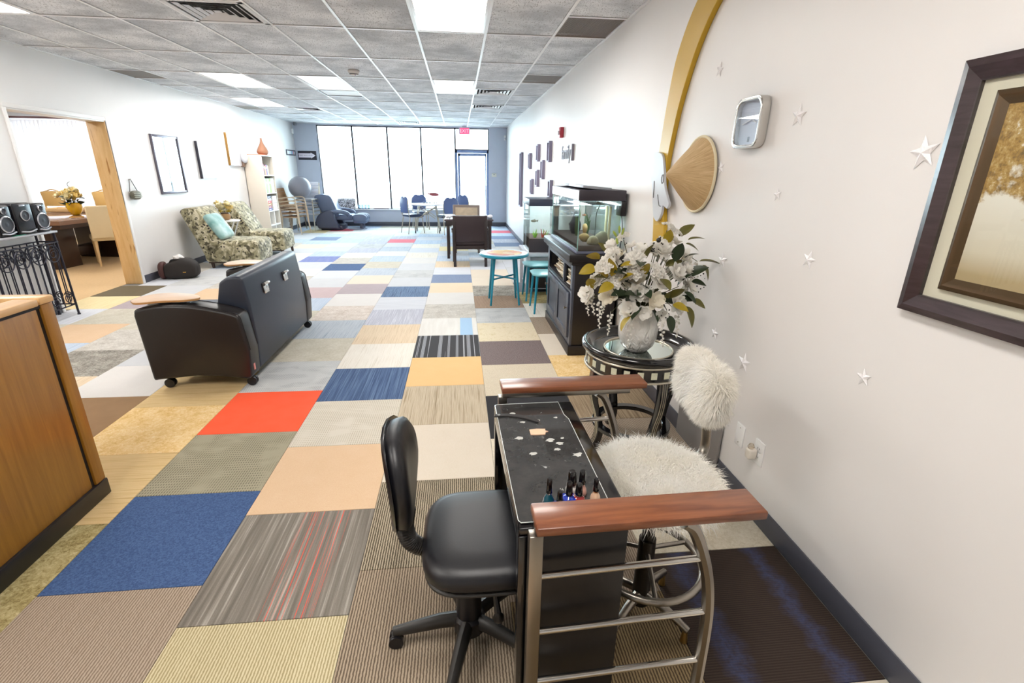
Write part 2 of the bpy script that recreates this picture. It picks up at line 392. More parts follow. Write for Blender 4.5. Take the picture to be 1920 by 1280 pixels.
CARPET = dict(  # pale mid-floor tones have window glare painted into them
    olive_dark=('plain', '6E6450', '655B48'), pale_grey=('plain', 'C4C6CA', 'CDCFD2'), peach=('plain', 'DDBE9F', 'D6B592'),
    slate=('plain', '6F737C', '7A7E86'), straw_pale=('lines', 'DCC894', 'E7D7AC', 'CDB985'), mauve=('plain', 'A79AA0', 'B3A7AA'),
    greige=('mottle', 'B9B2A1', 'C6C0B1', 'D2CDC0'), mottle_light=('mottle', 'ADA79F', 'C3BEB6', 'D8D4CC'), pale_blue=('lines', 'A6B6CA', 'B8C6D8', 'CAD5E2'),
    mauve_lines=('lines', '84797C', 'B6AEAE', '6F6468'), mottle_grey=('mottle', '6B675F', '97928A', 'BDB8AE'), white=('plain', 'D6D3D0', 'DEDBD8'),
    brown=('plain', '8C6E50', '9C7E5E'), tan_fine=('lines', 'D3BC9E', 'E3CFB4', 'C4AB8B'), wood_lines=('lines', 'CDAE7A', 'DCC090', 'B9975F'),
    gold=('mottle', 'D5AC6A', 'E8C68C', 'F2DAAE'), red=('plain', 'FF5A34', 'FA6444'), plaid_olive=('plaid', '8B8672', 'A09A85', '6E6856'),
    olive_mottle=('mottle', '7B6C40', 'A89A6C', 'C6BA90'), taupe=('finelines', '7E6E5E', '9C8C7B', 'AF9F8E'), blue=('speck', '354C76', '4E6894'),
    redstripe=('redstripe', '', ''), straw=('finelines', '9C8E6A', 'BCAF8A', 'CDC2A0'), taupe_dark=('finelines', '5E5143', '8E7E6C', 'A89883'),
    darkstripe=('finelines', '4A4336', '7C705C', 'B0A48E'), cream=('plain', 'D8CCBA', 'DED3C3'), tan_lines=('lines', 'A8977F', 'C9BBA4', '948268'),
    apricot=('plain', 'EAC08A', 'E6BA82'), bars=('bars', '3E3D40', 'A7A9AE', '8D8F95'), navy=('lines', '34486A', '4A6086', '6880A2'),
    plaid_greige=('plaid', 'C3BBAB', 'D3CCBE', 'B3AA98'), choc_blue=('chocolate', '342A26', '443932', '5468A0'), cream_tweed=('mottle', 'CBBFA6', 'DCD2BD', 'E8E0CE'),
    black=('plain', '2B2A2C', '333236'), beige_tweed=('speck', 'C6B8A0', 'DDD2BE'), plum=('speck', '5C4E4E', '8F8280'), tan_mottle=('mottle', 'D6C6A6', 'DED2B8', 'C4B084'),
    brown_lines=('lines', '6B5A46', '8F7C64', 'AC9A80'), brownstripe=('finelines', '4E4030', '7E6A50', '96825F'), navy_streak=('lines', '35486A', '6E86A8', '2A3A58'),
    white_lines=('lines', 'BEC2CA', 'CFD2DA', 'DDE0E6'), lavender=('lines', 'A9ABBA', 'B6B8C6', 'DADCE4'), cream_lines=('lines', 'DDD6CA', 'E8E3DA', 'CFC7B8'),
    mottle_pink=('mottle', 'B5A69A', 'D0C5BC', 'E2DAD2'), blueline=('lines', 'A9B2BE', 'BFC7D0', '8C9AAE'), distress=('plaid', '9FA2A6', 'BFC1C2', 'D6D7D6'),
    pink_grey=('plain', 'BFA9AC', 'C8B4B6'), slate_blue=('speck', '6D7C9C', '8A98B2'), apricot_pale=('plain', 'E2CBAE', 'E6D2B8'), bluebar=('bluebar', 'DAD7D2', 'E3E1DD', 'A5C4E2'),
    brown_fine=('finelines', '7A6353', 'A08873', 'B09884'), indigo=('lines', '5A66A6', '7E8AC0', '8F8FB0'), pink=('plain', 'E0707E', 'DA6A78'))
CM = {k: carpet(k, *v) for k, v in CARPET.items()}
TILE_MAP = {
    (-5,-1):'straw_pale', (-5,0):'olive_dark', (-4,-1):'pale_blue', (-4,0):'peach', (-4,1):'greige',
    (-4,2):'mauve', (-4,3):'pale_grey', (-4,14):'straw_pale', (-3,-1):'tan_fine', (-3,0):'mottle_grey',
    (-3,1):'mottle_light', (-3,3):'slate', (-3,4):'peach', (-3,11):'cream', (-3,13):'slate_blue',
    (-3,16):'pink', (-2,-1):'brown', (-2,-2):'peach', (-2,0):'white', (-2,1):'pale_grey', (-2,9):'indigo', (-1,-2):'olive_mottle',
    (-1,-1):'wood_lines', (-1,0):'gold', (-1,1):'wood_lines', (-1,5):'pale_blue', (-1,6):'pink_grey', (-1,-3):'taupe',
    (-1,8):'white_lines', (-1,9):'blue', (-1,10):'mottle_light', (0,-4):'taupe', (0,-3):'blue', (0,-5):'taupe',
    (0,-2):'plaid_olive', (0,-1):'red', (0,0):'distress', (0,1):'greige', (0,2):'blueline',
    (0,3):'mottle_pink', (0,4):'white', (0,5):'mauve', (0,6):'cream', (0,8):'greige',
    (0,13):'pink', (1,-5):'straw', (1,-4):'redstripe', (1,-3):'peach', (1,-2):'plaid_greige',
    (1,-1):'navy', (1,0):'cream_lines', (1,1):'tan_fine', (1,2):'lavender', (1,3):'white_lines',
    (1,4):'navy_streak', (1,5):'pale_grey', (1,6):'distress', (1,8):'white', (1,12):'pale_blue',
    (2,-6):'taupe_dark', (2,-5):'darkstripe', (2,-4):'cream', (2,-3):'tan_lines', (2,-2):'apricot',
    (2,-1):'bars', (2,0):'bluebar', (2,1):'mottle_light', (2,2):'white', (2,3):'apricot_pale',
    (2,4):'slate_blue', (2,6):'tan_fine', (2,7):'pale_blue', (2,9):'straw_pale', (3,-6):'brownstripe', (3,-7):'brownstripe', (2,-7):'taupe_dark',
    (3,-3):'black', (3,-4):'cream_tweed', (3,-5):'taupe', (3,-2):'beige_tweed', (3,-1):'plum', (3,0):'tan_mottle', (3,1):'distress',
    (3,2):'brown_fine', (3,3):'mottle_grey', (3,4):'cream', (3,5):'cream', (3,8):'pale_blue',
    (4,-1):'choc_blue', (4,0):'cream_tweed', (4,1):'taupe', (4,2):'brown_lines', (4,3):'gold', (4,4):'cream', (4,5):'taupe',
    (4,7):'olive_mottle', (4,8):'slate', (4,15):'slate_blue', (4,17):'slate_blue', (4,19):'pink'}
TA, TP, TX0 = .60562, .6119, -1.65458
TOFF = {-5: 6.546, -4: 4.70, -3: 3.87, -2: 3.461, -1: 2.66, 0: 3.469, 1: 3.888, 2: 4.714, 3: 4.502, 4: 1.638}
floor = struct('floor', MB().bx(XL2, XR+.1, YB-.1, YF+.1, -.2, -.004), mat('floor_slab', '8A8A88', .9))
GLARE_PALE = ['pale_grey', 'pale_blue', 'white_lines', 'greige', 'white', 'blueline', 'lavender', 'cream_lines', 'mottle_light', 'pale_grey', 'pale_blue', 'distress', 'white_lines']  # true tiles are darker; glare from the windows is put into these colours
WARM = ['greige', 'cream', 'tan_fine', 'taupe', 'mottle_light', 'peach', 'straw_pale']
tile_me = {}
def tile_mesh(kind, w, x):
    key = (kind, round(w, 3))
    if key not in tile_me:
        o = MB().box((0, 0, 0), (w-.0016, TP-.0016, .008), .0015, 1).build('carpet_tile', CM[kind]); me = o.data
        bpy.data.objects.remove(o); tile_me[key] = me
    return tile_me[key]
rt = random.Random(11)
LONG = {'wood_lines', 'mauve_lines', 'white_lines'}
for k in range(-5, 5):
    x0 = TX0+k*TA; x1 = min(x0+TA, XR-.004)
    for j in range(-14, 22):
        y0 = TOFF[k]+j*TP
        if y0+TP < -.6 or y0 > YF-.01 or (k == -5 and y0 > YJ+8.5): continue
        kind = TILE_MAP.get((k, j)) or rt.choice(GLARE_PALE if y0 > 4 else WARM)
        x0b = max(x0, XL2) if 5.8 < y0 < YJ-.3 else max(x0, XL+.0)
        if x1-x0b < .05: continue
        o = inst('carpet_tile', tile_mesh(kind, x1-x0b, 0), floor, ((x0b+x1)/2, y0+TP/2, -.004))
        if kind in LONG and x1-x0b > TA-.01: o.rotation_euler[2] = pi/2; o.scale = (TP/TA, TA/TP, 1)
struct('floor_dining', MB().bx(-12, XL2, 3.0, 12.2, -.2, 0), mat('tan_carpet', 'D9B98C', .9, var=.12, vscale=40, bump=.3))

# ------------------------------------------------------------------ ceiling
ceiling = struct('ceiling', MB().bx(XL2, XR+.12, YB-.1, YF+.2, HC+.1, HC+.2), mat('plenum', 'B0B0B0', .9))
t = NT('ceiling_tile_mineral'); v = t.coord(rnd=True)
pits = t.noise(t.coord(scale=(1, .35, 1), rnd=True), 120, 2, .6)
c = t.mix(t.ramp(pits, [(.36, (1, 1, 1)), (.43, (0, 0, 0))]), t.mix(t.ramp(t.noise(v, 2.2, 4, .65), [(.36, (0, 0, 0)), (.62, (1, 1, 1))]), 'BCC0C6', 'ECEEF2'), s2l('A4A6AA'))
t.bsdf(Base_Color=c, Roughness=.9); M_ctile = t.m
CX0, CA, CY0, CB = -1.563, .6096, 5.028, 1.238
def ccell(i, r): return max(CX0+i*CA, XL), min(CX0+(i+1)*CA, XR), CY0+r*CB, CY0+(r+1)*CB
LIGHTS = {(2, -1), (2, 2), (-3, 2), (-4, 4), (-4, -1), (-1, 2), (2, -4), (-1, -4), (-4, -4)}  # the nearest row is unseen, added to light the near end
HALF = {(-1, -1): (1, 'diff'), (3, 2): (1, 'diff'), (3, 4): (0, 'diff'), (-3, 5): (0, 'diff'), (0, 7): (0, 'diff'),
        (4, -1): (1, 'ret'), (4, 1): (1, 'ret'), (-5, 2): (0, 'ret'), (-5, 5): (0, 'ret'), (-1, 3): (0, 'frame')}
tm = {}
def ctile(x0, x1, y0, y1):
    key = (round(x1-x0, 3), round(y1-y0, 3))
    if key not in tm:
        o = MB().box((0, 0, 0), (key[0]-.006, key[1]-.006, .014), .003, 1).build('ceiling_tile', M_ctile); tm[key] = o.data; bpy.data.objects.remove(o)
    inst('ceiling_tile', tm[key], ceiling, ((x0+x1)/2, (y0+y1)/2, HC+.012))
DEV = []
for i in range(-5, 5):
    for r in range(-6, 9):
        x0, x1, y0, y1 = ccell(i, r); y0 = max(y0, YB); y1 = min(y1, YF)
        if y1-y0 < .05: continue
        if (i, r) in LIGHTS: DEV.append(('light', x0, x1, y0, y1)); continue
        if (i, r) in HALF:
            h, kind = HALF[(i, r)]; ym = (y0+y1)/2
            a, b = ((y0, ym), (ym, y1))[h]; c_, d_ = ((ym, y1), (y0, ym))[h]
            DEV.append((kind, x0, x1, a, b)); ctile(x0, x1, c_, d_); continue
        ctile(x0, x1, y0, y1)
M_tbar = mat('grid_white', 'F0F0F2', .35)
def bar_mesh(L):
    o = MB().box((0, 0, .0), (.024, L, .006), .001, 1).box((0, 0, .02), (.004, L, .04)).build('grid_bar', M_tbar); me = o.data; bpy.data.objects.remove(o); return me
mY = bar_mesh(YF-YB)
for i in range(-4, 5): inst('grid_bar', mY, ceiling, (CX0+i*CA, (YF+YB)/2, HC))
mX = bar_mesh(CA-.024); mXs = bar_mesh(.49-.024)
for i in range(-5, 5):
    for r in range(-5, 9):
        x0, x1, y0, y1 = ccell(i, r)
        L = x1-x0
        ys = [y0] if y0 < YF else []
        if (i, r) in HALF: ys.append((y0+y1)/2)
        for y in ys: inst('grid_bar', mX, ceiling, ((x0+x1)/2, y, HC-.0005), (0, 0, pi/2), (1, (L-.024)/(CA-.024), 1))
mb = MB().bx(XR-.022, XR, YB, YF, HC-.003, HC+.02, .001).bx(XL, XL+.022, YB, YF, HC-.003, HC+.02, .001).bx(XL, XR, YF-.022, YF, HC-.003, HC+.02, .001)
mb.build('wall_angle', M_tbar, ceiling)

t = NT('light_diffuser'); t.bsdf(Base_Color=(.9, .9, .9, 1), Roughness=.5, Emission_Color=(1, .955, .90, 1), Emission_Strength=LAMP); M_diff = t.m
t = NT('dim_diffuser'); t.bsdf(Base_Color=(.9, .9, .9, 1), Roughness=.5, Emission_Color=(.9, .95, 1, 1), Emission_Strength=.7); M_dim = t.m
M_blk = mat('black_plastic', '141416', .4)
M_vent = mat('vent_white', 'DCDCDE', .4); M_ventdark = mat('vent_dark', '2A2826', .8); M_ret = mat('return_brown', '8D7F76', .6, metal=.2)
lab_light = {(2, -1): 'bright troffer overhead, nearest to the camera in the middle of the ceiling', (2, 2): 'bright ceiling panel in line with the exit door, halfway down the room',
             (-3, 2): 'bright slanting ceiling panel left of the smoke detector', (-4, 4): 'second bright panel on the left, nearer the windows',
             (-4, -1): 'ceiling panel cut off by the top left corner of the picture', (-1, 2): 'ceiling panel just behind the smoke detector'}
def cidx(x, y): return round((x-CX0)/CA-.0), round((y-CY0)/CB)
vn = 0
for kind, x0, x1, y0, y1 in DEV:
    cx, cy = (x0+x1)/2, (y0+y1)/2
    if kind == 'light':
        L = lab_light.get((int(math.floor((cx-CX0)/CA)), int(math.floor((cy-CY0)/CB))))
        o = thing('ceiling_light', (cx, cy, HC), L or ('ceiling light panel far down the room near the windows' if cy > 9 else 'unseen ceiling light panel over the %s, added to brighten the near end' % ('manicure table' if cx > -.5 else 'middle aisle' if cx > -2.5 else 'oak counter')), 'ceiling light', 'fluorescent panels in the ceiling')
        w_, l_ = x1-x0-.012, y1-y0-.012
        MB().bx(-w_/2, -w_/2+.03, -l_/2, l_/2, -.002, .05, .003).bx(w_/2-.03, w_/2, -l_/2, l_/2, -.002, .05, .003).bx(-w_/2+.03, w_/2-.03, -l_/2, -l_/2+.03, -.002, .05, .003).bx(-w_/2+.03, w_/2-.03, l_/2-.03, l_/2, -.002, .05, .003).build('frame', M_tbar, o)
        MB().bx(-w_/2+.028, w_/2-.028, -l_/2+.028, l_/2-.028, .006, .012).build('diffuser', M_dim if (abs(cx+1.87) < .1 and 7.5 < cy < 8.7) else M_diff, o)
    elif kind == 'diff':
        lab = {0: 'large four-way air diffuser at the top left, nearest the camera', }
        nm = ('large four-way air diffuser nearest the camera' if cy < 6 else 'air diffuser right of the lit panel, the nearer of two' if cy < 9 and cx > 0 else
              'air diffuser right of the lit panel, the farther of two' if cx > 0 else 'air diffuser high on the left near the window wall' if cx < -2 else 'air diffuser in front of the big windows')
        o = thing('air_diffuser', (cx, cy, HC), nm, 'air vent', 'four-way ceiling diffusers'); s_ = CA-.014
        MB().bx(-s_/2, s_/2, -s_/2, s_/2, .03, .045).build('backing', M_ventdark, o)
        fr = MB()
        for q in range(4): fr.box((cos(q*pi/2)*(s_/2-.02), sin(q*pi/2)*(s_/2-.02), 0), (.04, s_, .012), .002, 1, rot=(0, 0, q*pi/2))
        fr.build('frame', M_vent, o)
        for n_, a in enumerate((.235, .18, .125, .07)):
            v_ = MB()
            o1, i1 = a, a-.026
            vs = [(-o1, -o1, -.004), (o1, -o1, -.004), (o1, o1, -.004), (-o1, o1, -.004), (-i1, -i1, .008), (i1, -i1, .008), (i1, i1, .008), (-i1, i1, .008)]
            v_.add(vs, [(q, (q+1) % 4, 4+(q+1) % 4, 4+q) for q in range(4)])
            v_.add([(p[0]*.985, p[1]*.985, p[2]-.002) for p in vs], [(4+q, 4+(q+1) % 4, (q+1) % 4, q) for q in range(4)])
            v_.build('louvre', M_vent, o, smooth=False)
        MB().box((0, 0, .006), (.05, .05, .01), .003).build('centre_plate', M_vent, o)
    elif kind == 'ret':
        nm = ('brown return grille beside the right wall, nearest the camera' if cx > 0 and cy < 6 else 'brown return grille beside the right wall, farther down' if cx > 0 else
              'brown return grille over the dining opening on the left' if cy < 9 else 'brown return grille at the left wall near the corner')
        o = thing('return_grille', (cx, cy, HC), nm, 'air vent', 'brown return air grilles')
        a, b = x1-x0-.016, y1-y0-.016
        MB().bx(-a/2, a/2, -b/2, b/2, .03, .04).build('backing', M_ventdark, o)
        fr = MB().bx(-a/2, a/2, -b/2, -b/2+.014, 0, .012).bx(-a/2, a/2, b/2-.014, b/2, 0, .012).bx(-a/2, -a/2+.014, -b/2, b/2, 0, .012).bx(a/2-.014, a/2, -b/2, b/2, 0, .012)
        fr.build('frame', M_ret, o)
        n_ = 36; g = MB()
        for q in range(n_): g.box((-a/2+.014+(a-.028)*(q+.5)/n_, 0, .008), (.006, b-.02, .012), rot=(0, .5, 0))
        tag(g.build('blades', M_ret, o), kind='stuff')
    elif kind == 'frame':
        o = thing('access_panel', (cx, cy, HC), 'pale ceiling panel in a dark metal frame beside a lit panel', 'ceiling panel')
        a, b = x1-x0-.014, y1-y0-.014
        fr = MB()
        for sx in (-1, 1): fr.bx(sx*a/2-.012, sx*a/2+.012, -b/2, b/2, -.006, .01); fr.bx(-a/2, a/2, sx*b/2-.012, sx*b/2+.012, -.006, .01)
        fr.build('frame', mat('grey_metal', '77757A', .4, metal=.6), o)
        MB().bx(-a/2, a/2, -b/2, b/2, .004, .012).build('panel', mat('panel_pale', 'E4E4E6', .5), o)

# ------------------------------------------------------------------ dining room shell
mb = MB().bx(-12, -9.25, 12.0, 12.15, 0, HC).bx(-9.25, XL2, 12.0, 12.15, 2.5, HC).bx(-9.25, XL2, 12.0, 12.15, 0, .5).bx(-5.3, XL2, 12.0, 12.15, .5, 2.5)
struct('wall_dining_far', mb, WALL)
struct('wall_dining_left', MB().bx(-12.1, -12, 3, 12.1, 0, HC), WALL)
struct('wall_dining_near', MB().bx(-12, XL2, 2.9, 3, 0, HC), WALL)
struct('ceiling_dining', MB().bx(-12, XL2, 3, 12.1, HC, HC+.1), mat('ceiling_white', 'E4E2E0', .8))
window_dining = struct('window_6', MB().bx(-9.25, -9.2, 12.03, 12.1, .5, 2.5, .003).bx(-5.35, -5.3, 12.03, 12.1, .5, 2.5, .003).bx(-7.3, -7.25, 12.03, 12.1, .5, 2.5, .003).bx(-9.2, -5.35, 12.03, 12.1, .5, .55, .003).bx(-9.2, -5.35, 12.03, 12.1, 2.45, 2.5, .003), M_white)
MB().bx(-9.2, -7.3, 12.06, 12.066, .55, 2.45).build('pane', M_pane, window_dining)
MB().bx(-7.25, -5.35, 12.06, 12.066, .55, 2.45).build('pane', M_pane, window_dining)
t = NT('blind_vinyl'); bs = t.n('ShaderNodeBsdfPrincipled'); bs.inputs['Base Color'].default_value = s2l('F2F0F2'); bs.inputs['Roughness'].default_value = .5
tr = t.n('ShaderNodeBsdfTranslucent'); tr.inputs[0].default_value = s2l('F4EEF0'); mx = t.n('ShaderNodeMixShader', i_0=.35)
t.l(bs.outputs[0], mx.inputs[1]); t.l(tr.outputs[0], mx.inputs[2]); t.l(mx.outputs[0], t.out.inputs[0]); M_blind = t.m
bl = thing('vertical_blind', (-7.3, 11.93, 0), 'white vertical slat blind across the dining room window', 'blind')
MB().bx(-1.98, 2.0, -.03, .03, 2.46, 2.5, .004).build('head_rail', mat('mauve_rail', '8E7078', .5), bl)
o = MB().prism([(-.042, 0), (-.02, .006), (.02, .006), (.042, 0), (.02, .004), (-.02, .004)], 2, .42, 2.44).build('slat', M_blind, bl)
sl = o.data; o.location = (-1.9, 0, 0); o.rotation_euler = (0, 0, .35)
for q in range(1, 49): inst('slat', sl, bl, (-1.9+q*.08, 0, 0), (0, 0, .35+.12*sin(q*1.7)))
o = thing('ceiling_light', (-7.2, 8.6, HC), 'unseen warm light panel added on the dining room ceiling', 'ceiling light', 'fluorescent panels in the ceiling')  # unseen panels, added to brighten the dining room
MB().bx(-.32, .32, -.62, .62, -.03, 0, .004).build('frame', M_tbar, o); MB().bx(-.29, .29, -.59, .59, -.036, -.03).build('diffuser', M_diff, o)
copy_tree(o, None, 'second unseen warm light panel added on the dining room ceiling, nearer the blinds', (-6.4, 10.6, HC)); copy_tree(o, None, 'added unseen dining room light panel nearest the iron stand', (-6.2, 6.2, HC))
# ------------------------------------------------------------------ shared materials
M_chrome = mat('chrome', 'D2D0CC', .12, metal=1)
M_steel = mat('dull_steel', '9A948C', .3, metal=1)
M_redwood = wood('red_brown_wood', '633420', '8C5536', (1.5, 14, 14), .32, .3)
M_black = mat('black_satin', '17161A', .35)
M_gloss = mat('black_lacquer', '0C0B0E', .12, coat=.5)
M_vinylblk = mat('black_vinyl', '141419', .42, bump=.08, bscale=300)
M_charcoal = mat('charcoal_plastic', '2A2826', .45)

# ------------------------------------------------------------------ manicure table
t = NT('dusty_black_top'); v = t.coord(); 
sm = t.math('MULTIPLY', t.ramp(t.noise(t.coord(scale=(1, 1, 1)), 26, 3, .6, .6), [(.63, (0, 0, 0)), (.67, (1, 1, 1))]), t.ramp(t.noise(v, 9, 2), [(.52, (0, 0, 0)), (.6, (1, 1, 1))]))
sm2 = t.math('MULTIPLY', t.noise(v, 14, 5, .7), .12)
t.bsdf(Base_Color=t.mix(t.math('ADD', t.math('MULTIPLY', sm, .6), sm2), '131316', s2l('C9C9C6')), Roughness=t.math('ADD', t.math('MULTIPLY', sm, .5), .07), Coat_Weight=.3)
M_desk = t.m
DX, DY = .28, 1.36
dk = thing('manicure_table', (DX, DY, 0), 'narrow black manicure table with red-brown wooden armrests and chrome side rails', 'table', rz=R_(1.2))
MB().bx(-.155, .15, -.35, .355, .69, .714, .006).build('table_top', M_gloss, dk)
poly = [(-.147, -.335), (.105, -.335), (.105, .2), (.095, .235), (.095, .34), (-.147, .34), (-.153, .33), (-.153, -.325)]
gl_ = MB().prism(poly, 2, .7145, .7195).build('glass_sheet', M_desk, dk, bev=.0012, seg=1)
MB().tube([(x, y, .7198) for x, y in poly], .0011, 6, closed=True).build('polished_edge', mat('glass_edge', 'DDE2E0', .15), gl_)
legR = [(.27, .725), (.30, .70), (.335, .62), (.362, .53), (.378, .43), (.384, .33), (.386, .2), (.388, .0)]
for s_ in (-1, 1):
    y = -.385 if s_ < 0 else .40
    MB().box((.168, y, .768), (.585, .1, .024), .005, 2).build('armrest', M_redwood, dk)
    MB().bx(-.12, .40, y-.016*s_-.012, y-.016*s_+.012, .728, .756, .003).build('armrest_rail', M_steel, dk)
    MB().bx(-.135, -.1, y-.016, y+.016, .004, .728, .003).build('leg', M_steel, dk)
    pts = bez([(x, y, z) for x, z in legR], 6)
    MB().tube(pts, .017, 8).build('leg', M_steel, dk)
    for z, xr in ((.595, .345), (.405, .379), (.22, .385), (.06, .387)):
        MB().cyl((-.1, y, z-.004), (xr, y, z+.01), .0095, n=12).build('rail', M_chrome, dk)
    for x, z in ((-.075, .742), (.34, .742)):
        MB().cyl((x, y-.012-.016*s_-(.003 if s_ < 0 else -.027), z), (x, y-.010-.016*s_-(.003 if s_ < 0 else -.027)+.002, z), .008, n=10).build('bolt', M_black, dk)
    yy = -.335 if s_ < 0 else .33
    MB().bx(-.13, .14, yy-.01, yy+.01, .02, .69, .003).build('side_panel', M_black, dk)
    MB().bx(-.155, -.125, yy-.018, yy+.018, 0, .69, .003).build('corner_post', M_gloss, dk)
MB().bx(.12, .14, -.325, .32, .12, .69, .003).build('back_panel', M_black, dk)
MB().bx(-.08, .12, .02, .32, .56, .69, .004).build('drawer_box', M_black, dk)
MB().bx(-.155, -.145, -.325, .32, .655, .69, .002).build('apron', M_gloss, dk)

# things on the manicure table
def polish(x, y, col, h, r, capr, caph, label, shape='round', m=None, capm=None):
    o = thing('nail_polish_bottle', (x, y, .7195), label, 'nail polish', 'nail polish bottles on the manicure table')
    gm = mat('polish_'+col, col, .08, coat=1)
    if shape == 'square': b = MB().prism(rrect(r*2, r*2, r*.35), 2, 0, h*.8).lathe([(r*.9, h*.8), (r*.5, h*.97), (r*.4, h)], 16)
    elif shape == 'drop': b = MB().lathe([(r*.75, 0), (r*.95, h*.1), (r, h*.3), (r*.8, h*.65), (r*.45, h*.92), (r*.38, h)], 20)
    else: b = MB().lathe([(r*.9, 0), (r, h*.05), (r, h*.65), (r*.85, h*.85), (r*.45, h*.95), (r*.4, h)], 20)
    b.build('bottle', gm, o, angle=60)
    MB().lathe([(r*.42, h-.003), (r*.42, h+.004)], 16).build('neck_ring', capm or M_chrome, o)
    MB().lathe([(capr, h+.002), (capr*1.02, h+.006), (capr*.8, h+caph-.003), (capr*.6, h+caph)], 16).build('cap', M_gloss, o)
    return o
polish(.222, 1.082, '0E4A5A', .042, .0165, .0085, .045, 'teal nail polish bottle, leftmost of the row', 'drop')
polish(.247, 1.062, '2A3A78', .026, .0145, .0085, .034, 'short smoky blue nail polish bottle at the front', 'square')
polish(.276, 1.080, '1A36A8', .034, .0165, .0095, .042, 'bright royal blue nail polish bottle with square body', 'square')
polish(.303, 1.081, '8E1A20', .032, .0175, .0105, .036, 'dark red round nail polish bottle', 'round')
polish(.352, 1.090, 'EBC3A4', .034, .015, .0085, .04, 'pale peach nail polish bottle, rightmost of the row', 'drop', capm=mat('orange_ring', 'F08020', .3))
polish(.293, 1.125, 'D9D6D2', .034, .016, .0135, .044, 'white nail polish bottle with fat black cap behind the blue one', 'round')
polish(.322, 1.123, 'D8A79A', .036, .015, .0105, .042, 'pink nail polish bottle with black cap behind the red one', 'drop')
o = thing('nail_file', (.118, 1.60, .7195), 'curved black nail file on the far end of the glass sheet', 'nail file')
pts = [(.0, .0), (.04, .002), (.08, -.008), (.12, -.028), (.155, -.055)]
pp = bez([(x, y, .004) for x, y in pts], 5)
MB().prism([(p.x-.003, p.y+.009) for p in pp]+[(p.x-.008, p.y-.009) for p in reversed(pp)], 2, .001, .006).build('blade', mat('file_black', '2E2C2C', .7, bump=.4, bscale=900), o, bev=.001, seg=1)
MB().cyl((.01, .0, .006), (.01, .0, .0075), .006).build('rivet', M_chrome, o)
o = MB().prism([(-.03, -.018), (-.012, -.02), (.02, -.019), (.024, -.004), (.034, .0), (.024, .006), (.026, .017), (-.004, .02), (-.03, .016)], 2, 0, .003).build('paper_scrap', mat('skin_paper', 'E8C0A2', .8))
o.location = (.256, 1.475, .7195); tag(o, 'pinkish torn paper scrap lying on the glass sheet', 'paper')
rs = random.Random(5); blob = MB()
def smudge(x, y, a):
    m = MB(); n = 14; ring = [(cos(2*pi*k/n)*a*(.45+.65*rs.random()), sin(2*pi*k/n)*a*.7*(.45+.65*rs.random())) for k in range(n)]
    return m.prism(ring, 2, 0, .0006)
for k, (x, y, a) in enumerate([(.217, 1.34, .016), (.315, 1.395, .015), (.285, 1.42, .018), (.36, 1.325, .02), (.21, 1.55, .01), (.265, 1.56, .012), (.185, 1.44, .016), (.33, 1.43, .01), (.30, 1.36, .013), (.335, 1.575, .009), (.18, 1.62, .012)]):
    o = smudge(x, y, a).build('powder_smudge', mat('powder', 'BDBDB9', .9, var=.4, vscale=90), dk, smooth=False)
    o.location = Matrix.Rotation(-R_(1.2), 3, 'Z') @ Vector((x-DX, y-DY, 0)); o.location.z = .7196

# ------------------------------------------------------------------ task chair
ch = thing('task_chair', (.004, 1.315, 0), 'small black task chair with five-star castor base pulled up to the manicure table', 'chair')
def super_pad(cx, cy, z, a, b, h, e=.55, n=40):
    m = MB(); m2 = []
    prof = [(.0, h), (.5, h), (.82, h*.97), (.93, h*.85), (.99, h*.6), (1.0, h*.4), (.985, h*.15), (.95, 0), (.0, 0)]
    vs = []; fs = []
    for r, zz in prof:
        for j in range(n):
            ph = 2*pi*j/n; x = math.copysign(abs(cos(ph))**e, cos(ph)); y = math.copysign(abs(sin(ph))**e, sin(ph))
            vs.append((cx+a*r*x, cy+b*r*y, z+zz))
    for i in range(len(prof)-1):
        for j in range(n): fs.append((i*n+j, i*n+(j+1) % n, (i+1)*n+(j+1) % n, (i+1)*n+j))
    return m.add(vs, fs)
super_pad(.055, .0, .405, .20, .215, .07).build('seat', M_vinylblk, ch, angle=80)
super_pad(.055, .0, .385, .195, .21, .022).build('seat_shell', M_charcoal, ch, angle=80)
# backrest: tapered oval pad facing the table
def back_pad(x0, th, mul, name, m):
    g = MB(); n = 28; out = []
    for k in range(n):
        a = 2*pi*k/n; z = sin(a); y = cos(a)
        w_ = .165*(1+.12*z) if z > 0 else .165*(1-.42*abs(z)**1.3)
        out.append((y*w_*mul*(abs(y)**-.25 if abs(y) > .2 else 1), .675+z*.175*mul))
    prof = [(.0, th), (.6, th), (.9, th*.8), (1, .5*th), (.97, 0.0), (.0, 0)]
    vs = []; fs = []
    for r, d in prof:
        for y, z in out: 
            yy = y*r; zz = .675+(z-.675)*r
            vs.append((x0+d-.05*(zz-.5)+yy*yy*.9, yy, zz))
    for i in range(len(prof)-1):
        for j in range(n): fs.append((i*n+j, i*n+(j+1) % n, (i+1)*n+(j+1) % n, (i+1)*n+j))
    return g.add(vs, fs).build(name, m, ch, angle=80)
bk = back_pad(-.215, .055, 1, 'backrest', M_vinylblk)
back_pad(-.228, .02, 1.03, 'back_shell', mat('shell_gloss', '1B1B20', .2))
pts = bez([(-.19, 0, .56), (-.20, 0, .49), (-.185, 0, .43), (-.14, 0, .40), (-.07, 0, .39)], 14)
gt = MB().tube(pts, [.026+.004*(k % 2) for k in range(len(pts))], 14).build('gaiter', M_charcoal, ch, angle=20)
MB().lathe([(.052, .36), (.055, .385)], 20).lathe([(.032, .30), (.034, .37)], 20).lathe([(.044, .09), (.042, .30)], 20).lathe([(.055, .045), (.055, .10), (.045, .11)], 20).build('gas_column', M_black, ch)
